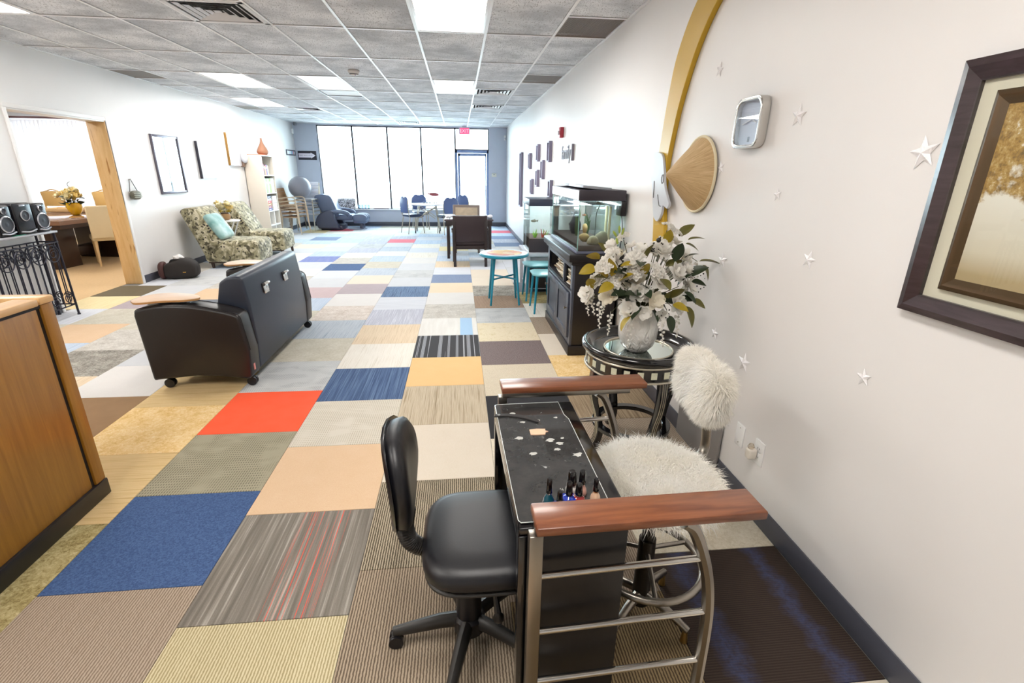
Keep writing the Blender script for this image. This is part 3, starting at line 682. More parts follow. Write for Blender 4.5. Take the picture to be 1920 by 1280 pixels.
MB().tube([(.03, -.03, .375), (.07, -.09, .345), (.085, -.12, .29), (.09, -.135, .25)], [.006, .006, .009, .012], 8).sphere((.092, -.14, .23), (.018, .01, .024)).build('height_lever', M_black, ch)
for k in range(5):
    a = R_(183+72*k); c_, s_ = cos(a), sin(a)
    pts = [(c_*r, s_*r, z) for r, z in ((.04, .085), (.1, .085), (.2, .07), (.262, .06))]
    MB().tube(pts, [.028, .027, .022, .018], 10, flat=.85).build('base_leg', M_charcoal, ch)
    cs = MB(); p = (c_*.255, s_*.255)
    for sd in (-1, 1):
        q = Vector((p[0]-s_*.013*sd, p[1]+c_*.013*sd, .026)); ax = Vector((-s_, c_, 0))*.008
        cs.cyl(q-ax, q+ax, .025, n=16)
    cs.cyl((p[0], p[1], .03), (p[0], p[1], .06), .008); cs.box((p[0], p[1], .045), (.03, .03, .016), .006, rot=(0, 0, a))
    cs.build('castor', M_black, ch)

# ------------------------------------------------------------------ fur stool
M_fur = soft('cream_fur', 'FDF8EC', 'FFFFFF', .5)
SX, SY = .645, 1.36
st = thing('fur_stool', (SX, SY, 0), 'chrome client stool with shaggy white fur seat and fur backrest', 'stool')
def fur(points, length, lean, seed, name='fur'):
    """points: list of (pos, normal); one mesh of tapering strands"""
    r = random.Random(seed); V = []; Fa = []
    for p, n in points:
        L = length*(.6+.7*r.random()); t_ = Vector((r.uniform(-1, 1), r.uniform(-1, 1), r.uniform(-1, 1)))
        d = (n+t_*.55+lean).normalized(); sd = d.cross(Vector((r.uniform(-1, 1), r.uniform(-1, 1), r.uniform(-1, 1))))
        if sd.length < 1e-4: continue
        sd = sd.normalized()*.0011; p1 = p+d*L*.55; p2 = p+(d+Vector((0, 0, -.35))+t_*.15).normalized()*L
        o_ = len(V); V += [p-sd, p+sd, p1-sd*.7, p1+sd*.7, p2]
        Fa += [(o_, o_+1, o_+3, o_+2), (o_+2, o_+3, o_+4)]
    m = MB(); m.v = [tuple(q) for q in V]; m.f = Fa
    me = bpy.data.meshes.new(name); me.from_pydata(m.v, [], m.f); me.update(); me.materials.append(M_fur)
    o_ = bpy.data.objects.new(name, me); COL.objects.link(o_); return o_
r_ = random.Random(3)
seat = super_pad(0, 0,   .555, .2, .225, .05, .9).build('seat', M_fur, st, angle=80)
pts = []
for k in range(26000):
    a = r_.random()*2*pi; q = math.sqrt(r_.random())
    edge = max(0, (q-.8)/.2)
    pos = Vector((cos(a)*q*.202, sin(a)*q*.227, .603-.05*edge*r_.random()))
    n_ = Vector((cos(a)*edge*1.6, sin(a)*edge*1.6, .75-.45*edge)).normalized(); pts.append((pos, n_))
f_ = fur(pts, .045, Vector((.1, -.25, 0)), 4); f_.parent = seat; tag(f_, kind='stuff')
# backrest pad
BC = Vector((.225, .20, .845)); nb = Vector((-1, .1, .1)).normalized(); tb = Vector((-nb.y, nb.x, 0)).normalized(); ub = nb.cross(tb); ub = ub if ub.z > 0 else -ub
bkm = Matrix((tb, nb, ub)).transposed().to_4x4(); bkm.translation = BC
bk_ = MB().sphere((0, 0, 0), (.165, .035, .085), 28, 14, bkm, .6).build('backrest', M_fur, st, angle=80)
pts = []
for k in range(26000):
    x, y, z = (r_.gauss(0, 1) for _ in range(3)); L = math.sqrt(x*x+y*y+z*z); x, y, z = x/L, y/L, z/L
    e = .6; sg = lambda q: math.copysign(abs(q)**e, q)
    pos = bkm @ Vector((.165*sg(x), .035*sg(y), .085*sg(z))); n_ = (bkm.to_3x3() @ Vector((x/.165, y/.06, z/.085))).normalized(); pts.append((pos, n_))
f_ = fur(pts, .04, Vector((0, 0, -.45)), 6); f_.parent = bk_; tag(f_, kind='stuff')
MB().tube(bez([(.10, .07, .545), (.22, .155, .54), (.27, .19, .58), (.265, .19, .68), (.25, .18, .80)], 6), .012, 10, flat=1.6).build('back_support', M_steel, st)
MB().lathe([(.09, .54), (.09, .556)], 20).lathe([(.022, .3), (.022, .545)], 16).lathe([(.033, .05), (.03, .34)], 18).build('column', mat('stool_column', '3A3632', .3, metal=.6), st)
MB().tube([(cos(2*pi*k/36)*.195, sin(2*pi*k/36)*.195, .25) for k in range(36)], .0125, 10, closed=True).build('foot_ring', M_steel, st)
for k in range(3):
    a = R_(20+120*k); MB().cyl((cos(a)*.02, sin(a)*.02, .29), (cos(a)*.19, sin(a)*.19, .25), .0085, n=10).build('ring_spoke', M_steel, st)
for k in range(4):
    a = R_(-50+90*k); c_, s_ = cos(a), sin(a)
    MB().tube([(c_*.02, s_*.02, .10), (c_*.1, s_*.1, .085), (c_*.19, s_*.19, .055)], [.018, .016, .013], 10).build('base_leg', M_steel, st)
    MB().cyl((c_*.18, s_*.18, 0), (c_*.18, s_*.18, .055), .014, .008).build('glide', mat('brass_glide', 'A88A50', .35, metal=.8), st)

# ------------------------------------------------------------------ round side table with vase of flowers
TXc, TYc = 1.01, 2.565
rt_ = thing('round_side_table', (TXc, TYc, 0), 'glossy black round side table with mirrored inset and silver square inlays', 'table')
MB().lathe([(.0, .612), (.255, .612), (.272, .618), (.285, .648), (.298, .66), (.315, .658), (.325, .645), (.322, .628), (.306, .615), (.30, .605), (.0, .6)], 64).build('tray_top', M_gloss, rt_, angle=50)
MB().lathe([(0, .6125), (.188, .6125), (.188, .6145), (0, .6145)], 56).build('mirror', mat('mirror_glass', 'DDE8E4', .02, metal=1), rt_)
MB().tube([(cos(2*pi*k/64)*.193, sin(2*pi*k/64)*.193, .6165) for k in range(64)], .0065, 10, closed=True).build('mirror_rim', mat('silver_leaf', 'CFC8B8', .25, metal=.8), rt_)
MB().lathe([(.29, .525), (.295, .53), (.295, .60), (.29, .605), (.0, .605), (0, .525)], 64).build('apron', M_gloss, rt_)
for z in (.6035, .522): MB().tube([(cos(2*pi*k/64)*.298, sin(2*pi*k/64)*.298, z) for k in range(64)], .007, 8, closed=True).build('bead', MATS['silver_leaf'], rt_)
o0 = MB().box((0, 0, 0), (.032, .004, .038), .001, 1).build('inlay_square', mat('inlay_silver', 'D9D8BE', .45, var=.35, vscale=260), rt_); me = o0.data; bpy.data.objects.remove(o0)
for k in range(26):
    a = 2*pi*k/26+.08; inst('inlay_square', me, rt_, (cos(a)*.2955, sin(a)*.2955, .563), (0, 0, a-pi/2))
for k in range(4):
    a = R_(12+90*k); c_, s_ = cos(a), sin(a)
    prof = bez([(.262, .525), (.272, .44), (.262, .33), (.225, .2), (.215, .1), (.248, .0)], 5)
    poly = [(p[0]+.022-.008*(1-abs(p[1]-.26)/.26), p[1]) for p in prof]+[(p[0]-.022+.008*(1-abs(p[1]-.26)/.26), p[1]) for p in reversed(prof)]
    lg = MB().prism(poly, 1, -.024, .024, Matrix.Rotation(a, 4, 'Z')).build('leg', M_gloss, rt_, bev=.003, seg=2)
    for q in (-.012, 0, .012):
        MB().tube([Matrix.Rotation(a, 4, 'Z') @ Vector((p[0]+.0225-.008*(1-abs(p[1]-.26)/.26), q, p[1])) for p in prof], .0022, 6).build('silver_line', MATS['silver_leaf'], lg)
MB().lathe([(.185, .125), (.232, .125), (.232, .15), (.185, .15), (.185, .125)], 56).build('stretcher_ring', M_gloss, rt_, bev=.003, seg=1)

t = NT('white_glazed_relief'); v = t.coord()
t.bsdf(Base_Color=t.mix(t.noise(v, 14, 3), 'F0ECE4', 'FBFAF6'), Roughness=.18, Coat_Weight=.5, Normal=t.bump(t.noise(t.coord(scale=(1, 1, .45)), 26, 3, .6, 1.5), 1.0, .02))
VZ = .6145; VX, VY = .99, 2.545
o = MB().lathe([(0, 0), (.058, 0), (.064, .006), (.09, .035), (.108, .085), (.111, .13), (.104, .18), (.088, .225), (.078, .25), (.08, .265), (.074, .265), (.07, .25), (.08, .2), (.0, .19)], 48).build('vase', t.m, angle=60)
o.location = (VX, VY, VZ); tag(o, 'white glazed vase with raised relief on the mirrored side table', 'vase')

# bouquet
bq = thing('flower_bouquet', (VX, VY, VZ+.24), 'white silk flower bouquet with green and mustard leaves in the white vase', 'flowers')
M_petal = soft('white_petal', 'F6F2EA', 'FFFDF8', .4); M_petal2 = soft('cream_petal', 'F6EEDA', 'FCF6E8', .4)
M_leafd = mat('dark_leaf', '26351F', .45, var=.25, vscale=30); M_leafy = mat('mustard_leaf', 'A08A1C', .5, var=.25, vscale=30); M_leafo = mat('olive_leaf', '5E5A22', .5, var=.25, vscale=30)
M_stem = mat('green_stem', '4A4A26', .6); M_berry = mat('dark_berry', '1E1E1C', .4); M_bud = mat('lime_bud', '9AAA48', .5)
def petal(L, w_, cup, n=5):
    m = MB(); vs = []; fs = []
    for i in range(n+1):
        t_ = i/n; ww = w_*sin(pi*min(1, t_*.86+.1))**.7
        for j in (-1, 0, 1): vs.append((t_*L, j*ww*.5, cup*t_*t_*L+abs(j)*.12*ww))
    for i in range(n):
        for j in range(2): fs.append((i*3+j, i*3+j+1, (i+1)*3+j+1, (i+1)*3+j))
    return m.add(vs, fs)
def blossom(npet, L, w_, cup, layers=2, rnd=1):
    g = MB(); r = random.Random(rnd)
    for ly in range(layers):
        for k in range(npet):
            P = petal(L*(1-.22*ly), w_, cup+.55*ly)
            M = Matrix.Rotation(2*pi*(k+.5*ly)/npet+r.uniform(-.15, .15), 4, 'Z') @ Matrix.Rotation(-r.uniform(-.1, .25), 4, 'Y')
            g.add(P.v, P.f, M)
    g.sphere((0, 0, .006), .007, 8, 5)
    return g
def mesh_of(g, m, name, angle=80):
    o_ = g.build(name, m, angle=angle); me_ = o_.data; bpy.data.objects.remove(o_); return me_
FL = [mesh_of(blossom(5, .045, .04, .25, 2, 1), M_petal, 'flower'), mesh_of(blossom(6, .055, .042, .35, 2, 2), M_petal2, 'flower'), mesh_of(blossom(7, .05, .036, .15, 3, 3), M_petal, 'flower')]
g = MB(); r_ = random.Random(9)
for k in range(16):
    b = blossom(4, .017, .016, .3, 1, k); a = r_.random()*2*pi; q = math.sqrt(r_.random())*.035
    g.add(b.v, b.f, Matrix.Translation((cos(a)*q, sin(a)*q, .03*math.cos(q*30))) @ Matrix.Rotation(q*14, 4, Vector((-sin(a), cos(a), 0))))
FL.append(mesh_of(g, M_petal, 'flower'))
g = MB()
for k in range(13):
    z = -k*.011; g.sphere((.014*sin(k*2.4)*(1-k/16), .014*cos(k*2.4)*(1-k/16), z), .0085-.0003*k, 7, 5)
g.tube([(0, 0, .02), (0, 0, -.14)], .0012, 5)
SPRAY = mesh_of(g, M_petal, 'hanging_spray')
def leaf(L, w_):
    g = MB(); vs = []; fs = []; n = 8
    for i in range(n+1):
        t_ = i/n; ww = w_*(sin(pi*t_**.8)**.75 if 0 < t_ < 1 else .04)
        for j in (-1, -.5, 0, .5, 1): vs.append((t_*L, j*ww*.5, -.25*L*t_*t_+abs(j)*.16*ww))
    for i in range(n):
        for j in range(4): fs.append((i*5+j, i*5+j+1, (i+1)*5+j+1, (i+1)*5+j))
    return g.add(vs, fs)
LF = {k: [mesh_of(leaf(.085, .045), m, 'leaf'), mesh_of(leaf(.065, .04), m, 'leaf')] for k, m in (('d', M_leafd), ('y', M_leafy), ('o', M_leafo))}
def look(d, roll=0):
    return (Vector(d).to_track_quat('Z', 'Y').to_matrix() @ Matrix.Rotation(roll, 3, 'Z')).to_euler()
def lookx(d, roll=0): return (Vector(d).to_track_quat('X', 'Z').to_matrix() @ Matrix.Rotation(roll, 3, 'X')).to_euler()
# right (screen x) is +X, towards the camera is -Y; positions relative to bouquet root
r_ = random.Random(21); stems = MB()
heads = [(-.06, -.06, .16, 1), (-.13, -.08, .20, 0), (-.20, -.02, .26, 0), (-.16, .02, .34, 2), (-.24, -.04, .17, 2), (-.19, -.10, .10, 1), (-.08, -.1, .28, 3), (.02, -.1, .23, 3), (.05, -.06, .33, 2), (.08, -.02, .36, 0),
         (.13, .0, .40, 3), (.12, -.1, .22, 2), (.17, -.05, .30, 0), (.2, .03, .26, 1), (.02, -.13, .08, 1), (-.03, -.14, .02, 0), (.06, -.13, .00, 0), (.13, -.12, .06, 2), (-.1, -.13, .04, 2), (.21, -.06, .14, 0),
         (-.25, .0, .07, 3), (-.28, -.05, .10, 0), (0, .05, .3, 1), (.08, .09, .28, 0), (-.1, .1, .27, 1), (.0, .12, .2, 2), (.16, .1, .18, 2), (-.17, .1, .16, 0), (.1, .02, .43, 3), (-.03, -.02, .33, 0), (.15, .06, .36, 0), (-.11, .02, .38, 3)]
heads += [(r_.uniform(-.22, .2), r_.uniform(-.12, .08), r_.uniform(.1, .34), r_.choice((0, 3, 3, 2))) for _ in range(24)]
heads = [h for h in heads if (h[0]/.3)**2+((h[2]-.2)/.24)**2 < 1.25]
for x, y, z, ty in heads:
    x *= 1.12
    d_ = Vector((x*1.4, y*1.6-.12, z*.7+.05)).normalized(); s_ = r_.uniform(.9, 1.3)
    inst('flower', FL[ty], bq, (x, y, z), look(d_, r_.random()*6), (s_, s_, s_))
    stems.tube(bez([(x*.08, y*.08, -.12), (x*.25, y*.25, .02+z*.2), (x, y, z)], 4), .0022, 5)
for x, y, z in [(-.33, -.06, .10), (-.26, -.08, .06), (-.20, -.1, .0), (-.10, -.15, -.04), (.06, -.16, -.03), (.17, -.11, .0), (-.30, -.04, .12), (-.22, -.09, .12), (.30, .0, .20), (.28, -.03, .26)]:
    s_ = r_.uniform(.8, 1.1); inst('hanging_spray', SPRAY, bq, (x, y, z), (r_.uniform(-.2, .2), r_.uniform(-.2, .2), r_.random()*6), (s_, s_, s_))
    stems.tube(bez([(0, 0, -.1), (x*.5, y*.5, z+.06), (x, y, z+.01)], 5), .0018, 5)
lv = [('y', -.25, -.06, .29, (-.8, -.3, .4)), ('y', -.27, -.07, .25, (-.9, -.3, -.2)), ('y', -.22, -.1, .2, (-.7, -.4, .7)), ('y', -.20, -.11, .21, (-.1, -.3, 1)), ('y', -.19, -.12, .17, (-.8, -.4, -.2)), ('y', -.17, -.11, .18, (.5, -.4, .6)),
      ('y', -.27, -.05, .13, (-.4, -.3, .8)), ('y', -.08, -.12, .27, (-.9, -.3, .2)), ('o', -.03, -.1, .3, (.1, -.2, 1)), ('y', -.03, -.12, .22, (-.3, -.4, .7)), ('y', -.09, -.15, .01, (-.8, -.5, -.4)), ('o', .08, -.16, .1, (-.3, -.5, .8)),
      ('o', .09, -.16, .1, (.3, -.5, .7)), ('y', .1, -.17, .07, (.7, -.6, -.1)), ('d', -.06, -.12, .1, (-.6, -.5, .4)), ('d', -.02, -.1, .13, (-.3, -.5, .6)), ('d', -.05, -.12, .05, (-.5, -.6, -.2)), ('d', .14, -.1, .15, (.3, -.4, .8)),
      ('d', .15, -.06, .22, (.1, -.3, 1)), ('d', .2, -.06, .2, (.6, -.4, .5)), ('d', .22, -.08, .17, (.7, -.4, 0)), ('d', .18, -.1, .12, (.6, -.5, -.4)), ('o', .27, -.03, .27, (.8, -.2, .1)), ('o', .29, -.03, .25, (.5, -.2, -.7)), ('o', .21, .0, .38, (.9, -.1, .3)),
      ('o', .2, .0, .36, (.8, -.2, -.2)), ('o', .16, .0, .4, (.6, 0, .6)), ('y', .1, -.02, .36, (-.1, -.2, 1)), ('o', .23, -.09, .07, (.9, -.3, -.3)), ('o', .2, -.1, .04, (.4, -.4, -.8)), ('d', .1, -.13, .0, (.3, -.4, -.9)), ('d', -.12, -.1, .12, (-.6, -.4, .1)),
      ('d', .04, -.06, .2, (0, -.5, .7)), ('d', -.14, .05, .2, (-.4, .3, .7)), ('d', .05, .1, .2, (.2, .8, .5)), ('d', -.03, .08, .15, (-.2, .9, .3)), ('o', -.15, .08, .28, (-.5, .3, .7)), ('d', .02, -.1, .03, (.2, -.7, -.3)), ('d', .12, -.08, .28, (.1, -.3, .9)), ('d', -.1, -.06, .17, (-.4, -.3, .7))]
for _ in range(26):
    a_ = r_.uniform(0, 2*pi); q_ = r_.uniform(.06, .2); lv.append((r_.choice('ddddoy'), cos(a_)*q_*1.1, sin(a_)*q_*.6-.04, r_.uniform(.05, .3), (cos(a_), sin(a_)*.7-.4, r_.uniform(-.3, .8))))
for kd, x, y, z, d_ in lv:
    s_ = r_.uniform(1.05, 1.45); inst('leaf', r_.choice(LF[kd]), bq, (x*1.08, y, z), lookx(d_, r_.uniform(-.9, .9)), (s_, s_, s_))
g = MB()
for k in range(60):
    base = r_.choice([(-.13, -.03, .36), (.30, -.02, .2), (.31, -.02, .14), (.27, -.03, .09), (.13, .0, .43), (.02, -.08, .36), (.1, -.13, .03)])
    g.sphere((base[0]+r_.uniform(-.035, .035), base[1]+r_.uniform(-.03, .03), base[2]+r_.uniform(-.04, .04)), r_.uniform(.0025, .005), 6, 4)
g.sphere((.03, -.08, .39), .013, 8, 6).sphere((.0, -.08, .34), .012, 8, 6); tag(g.build('berries', M_berry, bq), kind='stuff')
for x, y, z, d_ in [(-.16, .0, .36, (-.3, 0, 1)), (-.17, .0, .4, (-.6, 0, .8)), (-.14, .0, .41, (.2, 0, 1)), (-.155, .0, .42, (-.1, 0, 1))]:
    inst('bud', mesh_of(MB().sphere((0, 0, .015), (.007, .007, .02), 8, 6), M_bud, 'bud'), bq, (x, y, z), look(d_))
stems.build('stems', M_stem, bq)

# ------------------------------------------------------------------ right wall hangings
M_yel = mat('yellow_paint', 'C9A227', .35, var=.1, vscale=3)
L_ = [(2.2, 2.70), (2.75, 2.66), (3.088, 2.49), (3.285, 2.266), (3.361, 2.04), (3.408, 1.789), (3.433, 1.622), (3.42, 1.4), (3.38, 1.18), (3.36, 1.05)]
R__ = [(2.2, 2.56), (2.6, 2.52), (2.838, 2.42), (3.016, 2.253), (3.144, 2.041), (3.221, 1.841), (3.271, 1.62), (3.26, 1.4), (3.2, 1.2), (3.18, 1.05)]
Lp = [(p[0], p[1]) for p in bez([(a, b, 0) for a, b in L_], 5)]; Rp = [(p[0], p[1]) for p in bez([(a, b, 0) for a, b in R__], 5)]
mo = thing('crescent_wall_board', (XR, 3.3, 0), 'yellow crescent-shaped wooden board with a pale moon face on the right wall', 'wall decoration')
MB().prism([(y-3.3, z) for y, z in Lp]+[(y-3.3, z) for y, z in reversed(Rp)], 0, -.032, -.001).build('crescent', M_yel, mo, bev=.003, seg=1)
fp = [(.20, 1.65), (.22, 1.70), (.08, 1.69), (.02, 1.60), (-.02, 1.50), (-.09, 1.42), (-.125, 1.385), (-.10, 1.355), (-.03, 1.37), (-.02, 1.32), (.03, 1.265), (.10, 1.28), (.145, 1.36), (.19, 1.48), (.25, 1.58)]
fp = [(p[0]-.055, p[1]) for p in bez([(a, b, 0) for a, b in fp+fp[:1]], 4)][:-1]
M_face = mat('silver_white_paint', 'CBCFD6', .4, var=.08)
fc = MB().prism(fp, 0, -.05, -.033).build('moon_face', M_face, mo, bev=.002, seg=1)
MB().tube([(-.0515, -.04+cos(2*pi*k/18)*.018, 1.535+sin(2*pi*k/18)*.028) for k in range(18)], .002, 6, closed=True).build('eye', M_black, fc)
MB().tube(bez([(-.0515, .015, 1.435), (-.0515, -.025, 1.37), (-.0515, -.06, 1.365)], 6), .002, 6).build('smile', M_black, fc)
MB().tube(bez([(-.0515, .10, 1.52), (-.0515, .09, 1.46), (-.0515, .085, 1.41)], 6), .0025, 6).build('cheek_line', M_black, fc)

t = NT('palm_leaf_straw'); v = t.coord(scale=(1, 1, 1)); sep = t.n('ShaderNodeSeparateXYZ'); t.l(v, sep.inputs[0])
an = t.n('ShaderNodeMath', operation='ARCTAN2'); t.l(sep.outputs[1], an.inputs[0]); t.l(sep.outputs[2], an.inputs[1])
cb = t.n('ShaderNodeCombineXYZ'); t.l(an.outputs[0], cb.inputs[0]); t.l(t.math('MULTIPLY', sep.outputs[0], .6), cb.inputs[1])
nn = t.noise(cb.outputs[0], 26, 4, .6)
t.bsdf(Base_Color=t.ramp(nn, [(.3, 'B79668'), (.6, 'D2B486'), (.8, 'E2CBA2')]), Roughness=.6, Normal=t.bump(nn, .4, .004)); M_straw = t.m
hat = thing('conical_straw_hat', (XR-.012, 2.84, 1.565), 'conical woven straw hat hanging on the right wall', 'hat')
MB().lathe([(.205, .0), (.2, .006), (.10, .105), (.012, .188), (.0, .192)], 48, M=Matrix.Rotation(-pi/2, 4, 'Y')).build('crown', M_straw, hat, angle=60)
MB().tube([(-.004, cos(2*pi*k/48)*.203, sin(2*pi*k/48)*.203) for k in range(48)], .008, 8, closed=True).build('brim_band', mat('straw_band', 'E2D6B4', .6), hat)

ck = thing('wall_clock', (XR, 2.36, 1.797), 'square chrome wall clock with rounded corners on the right wall', 'clock')
def ring_prism(w1, h1, r1, w2, h2, r2, x0, x1):
    a = rrect(w1, h1, r1, 6); b = rrect(w2, h2, r2, 6); n = len(a); vs = [(x0, p[0], p[1]) for p in a]+[(x1, p[0], p[1]) for p in a]+[(x1, p[0], p[1]) for p in b]+[(x0, p[0], p[1]) for p in b]; fs = []
    for k in range(n):
        j = (k+1) % n
        for q in range(4): q2 = (q+1) % 4; fs.append((q*n+k, q*n+j, q2*n+j, q2*n+k))
    return MB().add(vs, fs)
ring_prism(.22, .222, .048, .186, .188, .035, -.045, -.002).build('bezel', M_chrome, ck, bev=.004, seg=2)
MB().prism(rrect(.19, .19, .036), 0, -.02, -.004).build('dial', mat('pale_dial', 'DCE1EA', .4), ck)
MB().prism(rrect(.188, .188, .036), 0, -.042, -.04).build('glass', glass('clock_glass', 'FAFCFF', refl=.04, fres=.2), ck)
MB().box((-.024, -.022, .012), (.003, .06, .006), rot=(.5, 0, 0)).build('hour_hand', M_white, ck)
MB().box((-.026, .028, .006), (.003, .075, .005), rot=(-.25, 0, 0)).build('minute_hand', M_white, ck)
MB().box((-.022, .0, -.07), (.002, .012, .022)).build('six_marker', mat('mid_grey', '8B8F96', .4), ck)

M_star = mat('crystal_star', 'F6F4F6', .15, spec=.8, bump=1.0, bscale=160)
def star_mesh():
    g = MB(); n = 10; out = [(cos(pi/2+k*pi/5)*(.05 if k % 2 == 0 else .021), sin(pi/2+k*pi/5)*(.05 if k % 2 == 0 else .021)) for k in range(n)]
    vs = [(-.002, a, b) for a, b in out]+[(-.012, 0, 0), (0, 0, 0)]
    return g.add(vs, [(k, (k+1) % n, n) for k in range(n)]+[((k+1) % n, k, n+1) for k in range(n)])
sm_ = mesh_of(star_mesh(), M_star, 'wall_star', 10)
for y, z, s_, L in [(2.775, 2.089, .8, 'small white crystal star high on the wall, nearest the yellow crescent'), (2.047, 1.799, .95, 'white crystal star just right of the wall clock'), (1.425, 1.638, 1.05, 'largest white crystal star, left of the framed tree picture'),
                    (2.457, 1.14, .9, 'white crystal star above the flower bouquet, right of it'), (1.813, 1.253, .8, 'white crystal star at mid height between the clock and the picture'), (2.109, .695, 1.1, 'white crystal star just above the fur backrest'),
                    (2.615, 1.601, .8, 'white crystal star at the right edge of the straw hat'), (2.092, 1.489, .6, 'faint white star below the wall clock'), (1.423, .912, .7, 'faint white star low on the wall under the picture'), (2.42, .745, .8, 'white crystal star behind the round side table')]:
    o = inst('wall_star', sm_, None, (XR, y, z), (r_.uniform(-.3, .3), 0, 0), (s_, s_, s_)); tag(o, L, 'wall star', 'white crystal stars on the right wall')

# big framed picture
pf = thing('framed_picture', (XR, .84, 1.525), 'large dark-framed tree picture with cream mat cut off by the right edge', 'picture')
M_frame = wood('dark_walnut_frame', '2E2224', '43343A', (3, 3, 20), .3, .3)
def frame(w, h, b, x0, x1, m, parent, name='frame', prof=True):
    for k in range(4):
        L = w if k % 2 else h; half = (h if k % 2 else w)/2
        # mitred bar
        a = half; vs = []
        pts = [(x0, -L/2, a), (x0, L/2, a), (x0, L/2-b, a-b), (x0, -L/2+b, a-b)]
        vs = [(x0, p[1], p[2]) for p in pts]+[(x1+.006, p[1], p[2]) if q < 2 else (x1+.012, p[1], p[2]) for q, p in enumerate(pts)]
        vs += [(x1, -L/2+b*.35, a-b*.35), (x1, L/2-b*.35, a-b*.35)]
        fs = [(0, 1, 2, 3), (0, 1, 5, 4), (2, 3, 7, 6), (4, 5, 9, 8), (8, 9, 6, 7), (0, 3, 7, 8, 4), (1, 2, 6, 9, 5)]
        MB().add(vs, fs, Matrix.Rotation(k*pi/2+(pi/2 if True else 0), 4, 'X')).build(name, m, parent, angle=20)
frame(1.01, .68, .055, -.001, -.035, M_frame, pf)
MB().bx(-.012, -.002, -.46, .46, -.295, .295).build('mat_board', mat('cream_mat', 'E4DDCB', .7), pf)
frame(.80, .51, .035, -.013, -.03, mat('bronze_frame', '5A4630', .35, metal=.5), pf, 'inner_frame')
t = NT('tree_print'); v = t.coord(); sep = t.n('ShaderNodeSeparateXYZ'); t.l(v, sep.inputs[0])
hgt = t.math('ADD', t.math('MULTIPLY', sep.outputs[2], 1.6), t.math('MULTIPLY', t.noise(v, 9, 5, .65), .9))
crown = t.ramp(t.math('ADD', hgt, -.05), [(.36, (0, 0, 0)), (.42, (1, 1, 1))])
leafc = t.ramp(t.noise(v, 45, 4, .8), [(.3, '6B5638'), (.5, 'B08A48'), (.62, 'C9AE78'), (.68, 'F2EEE8')])
bg = t.ramp(t.math('ADD', sep.outputs[2], .5), [(.3, 'B7A27C'), (.36, 'DCD2BE'), (.5, 'EFEAE0')])
t.bsdf(Base_Color=t.mix(crown, bg, leafc), Roughness=.5)
MB().bx(-.018, -.013, -.365, .365, -.22, .22).build('print', t.m, pf)
MB().bx(-.0275, -.0255, -.45, .45, -.29, .29).build('glass', glass('picture_glass', 'FBFCFB', refl=.03, fres=.2), pf)

# wall plates
o = thing('outlet_plate', (XR, 2.035, .335), 'blank white wall plate, the farther of the two', 'wall plate')
MB().bx(-.006, 0, -.035, .035, -.058, .058, .003).build('plate', M_white, o)
for z in (-.04, .04): MB().sphere((-.006, 0, z), (.002, .003, .003), 8, 5).build('screw', M_steel, o)
o = thing('power_outlet', (XR, 1.87, .335), 'white power outlet on the right wall holding an air freshener', 'outlet')
MB().bx(-.006, 0, -.036, .036, -.06, .06, .003).build('plate', M_white, o)
for z in (-.022, .022):
    s_ = MB().bx(-.008, -.004, -.017, .017, z-.016, z+.016, .002).build('socket', M_white, o)
    for y in (-.007, .007): MB().bx(-.0085, -.0078, y-.0012, y+.0012, z-.004, z+.005).build('slot', M_black, s_)
o = thing('air_freshener', (XR-.007, 1.885, .325), 'small white plug-in air freshener', 'air freshener')
MB().box((-.024, 0, 0), (.045, .04, .055), .012, 3).build('body', mat('cream_plastic', 'E6DED2', .35), o)
MB().lathe([(.012, .027), (.016, .035), (.009, .05), (.004, .052)], 16, (-.03, 0, 0)).build('bottle', glass('clear_plastic', 'EDE8E0'), o)
mb = MB().bx(-.012, -.001, -.25, .25, 0, .42, .003).build('wall_shade_patch', mat('wall_shade_patch', '8A8684', .6, var=.05)); mb.location = (XR-.009, 2.42, 0)  # shade on the wall, modelled as a thin grey board
tag(mb, 'shaded patch of wall behind the fur stool, put in as a grey board', 'board')
# ------------------------------------------------------------------ loveseat with tablet arms
M_lea = mat('black_leather', '1E1B1C', .36, bump=.1, bscale=220)
M_leab = mat('window_sheen_leather', '2B3342', .38, var=.1, vscale=3, bump=.15, bscale=8)  # black leather, bluish reflection of the windows painted into its colour
M_birch = wood('birch_laminate', 'DDBFA4', 'E8CDB4', (2, 10, 10), .35)
M_ply = mat('ply_edge', 'B98A52', .5)
ls = thing('loveseat', (-1.9, 4.32, 0), 'black leather loveseat on castors seen from behind, with tablet arms', 'sofa')
def arm_poly():
    top = [(p[0], p[1]) for p in bez([(-.39, .575, 0), (-.365, .62, 0), (-.22, .648, 0), (-.02, .645, 0), (.17, .61, 0), (.285, .575, 0), (.315, .545, 0)], 5)]
    return top+[(.345, .3), (.33, .085), (.3, .075), (.1, .10), (-.05, .11), (-.33, .085), (-.36, .075), (-.37, .25)]
for y0, y1 in ((-.78, -.60), (.66, .84)):
    o = MB().prism(arm_poly(), 1, y0, y1).build('arm', M_lea, ls, bev=.022, seg=3, angle=60)
    for y in (y0, y1):
        yy = y+.022*(1 if y == y0 else -1)
        MB().tube([(x, yy, z+.001) for x, z in arm_poly()[2:32]], .0025, 6).build('piping', M_black, o)
bp = [(.10, .11), (.33, .09), (.34, .3), (.325, .60), (.30, .795), (.27, .815), (.19, .81), (.13, .77), (.09, .6), (.05, .42)]
bko = MB().prism(bp, 1, -.598, .658).build('backrest', M_leab, ls, bev=.02, seg=3, angle=60)
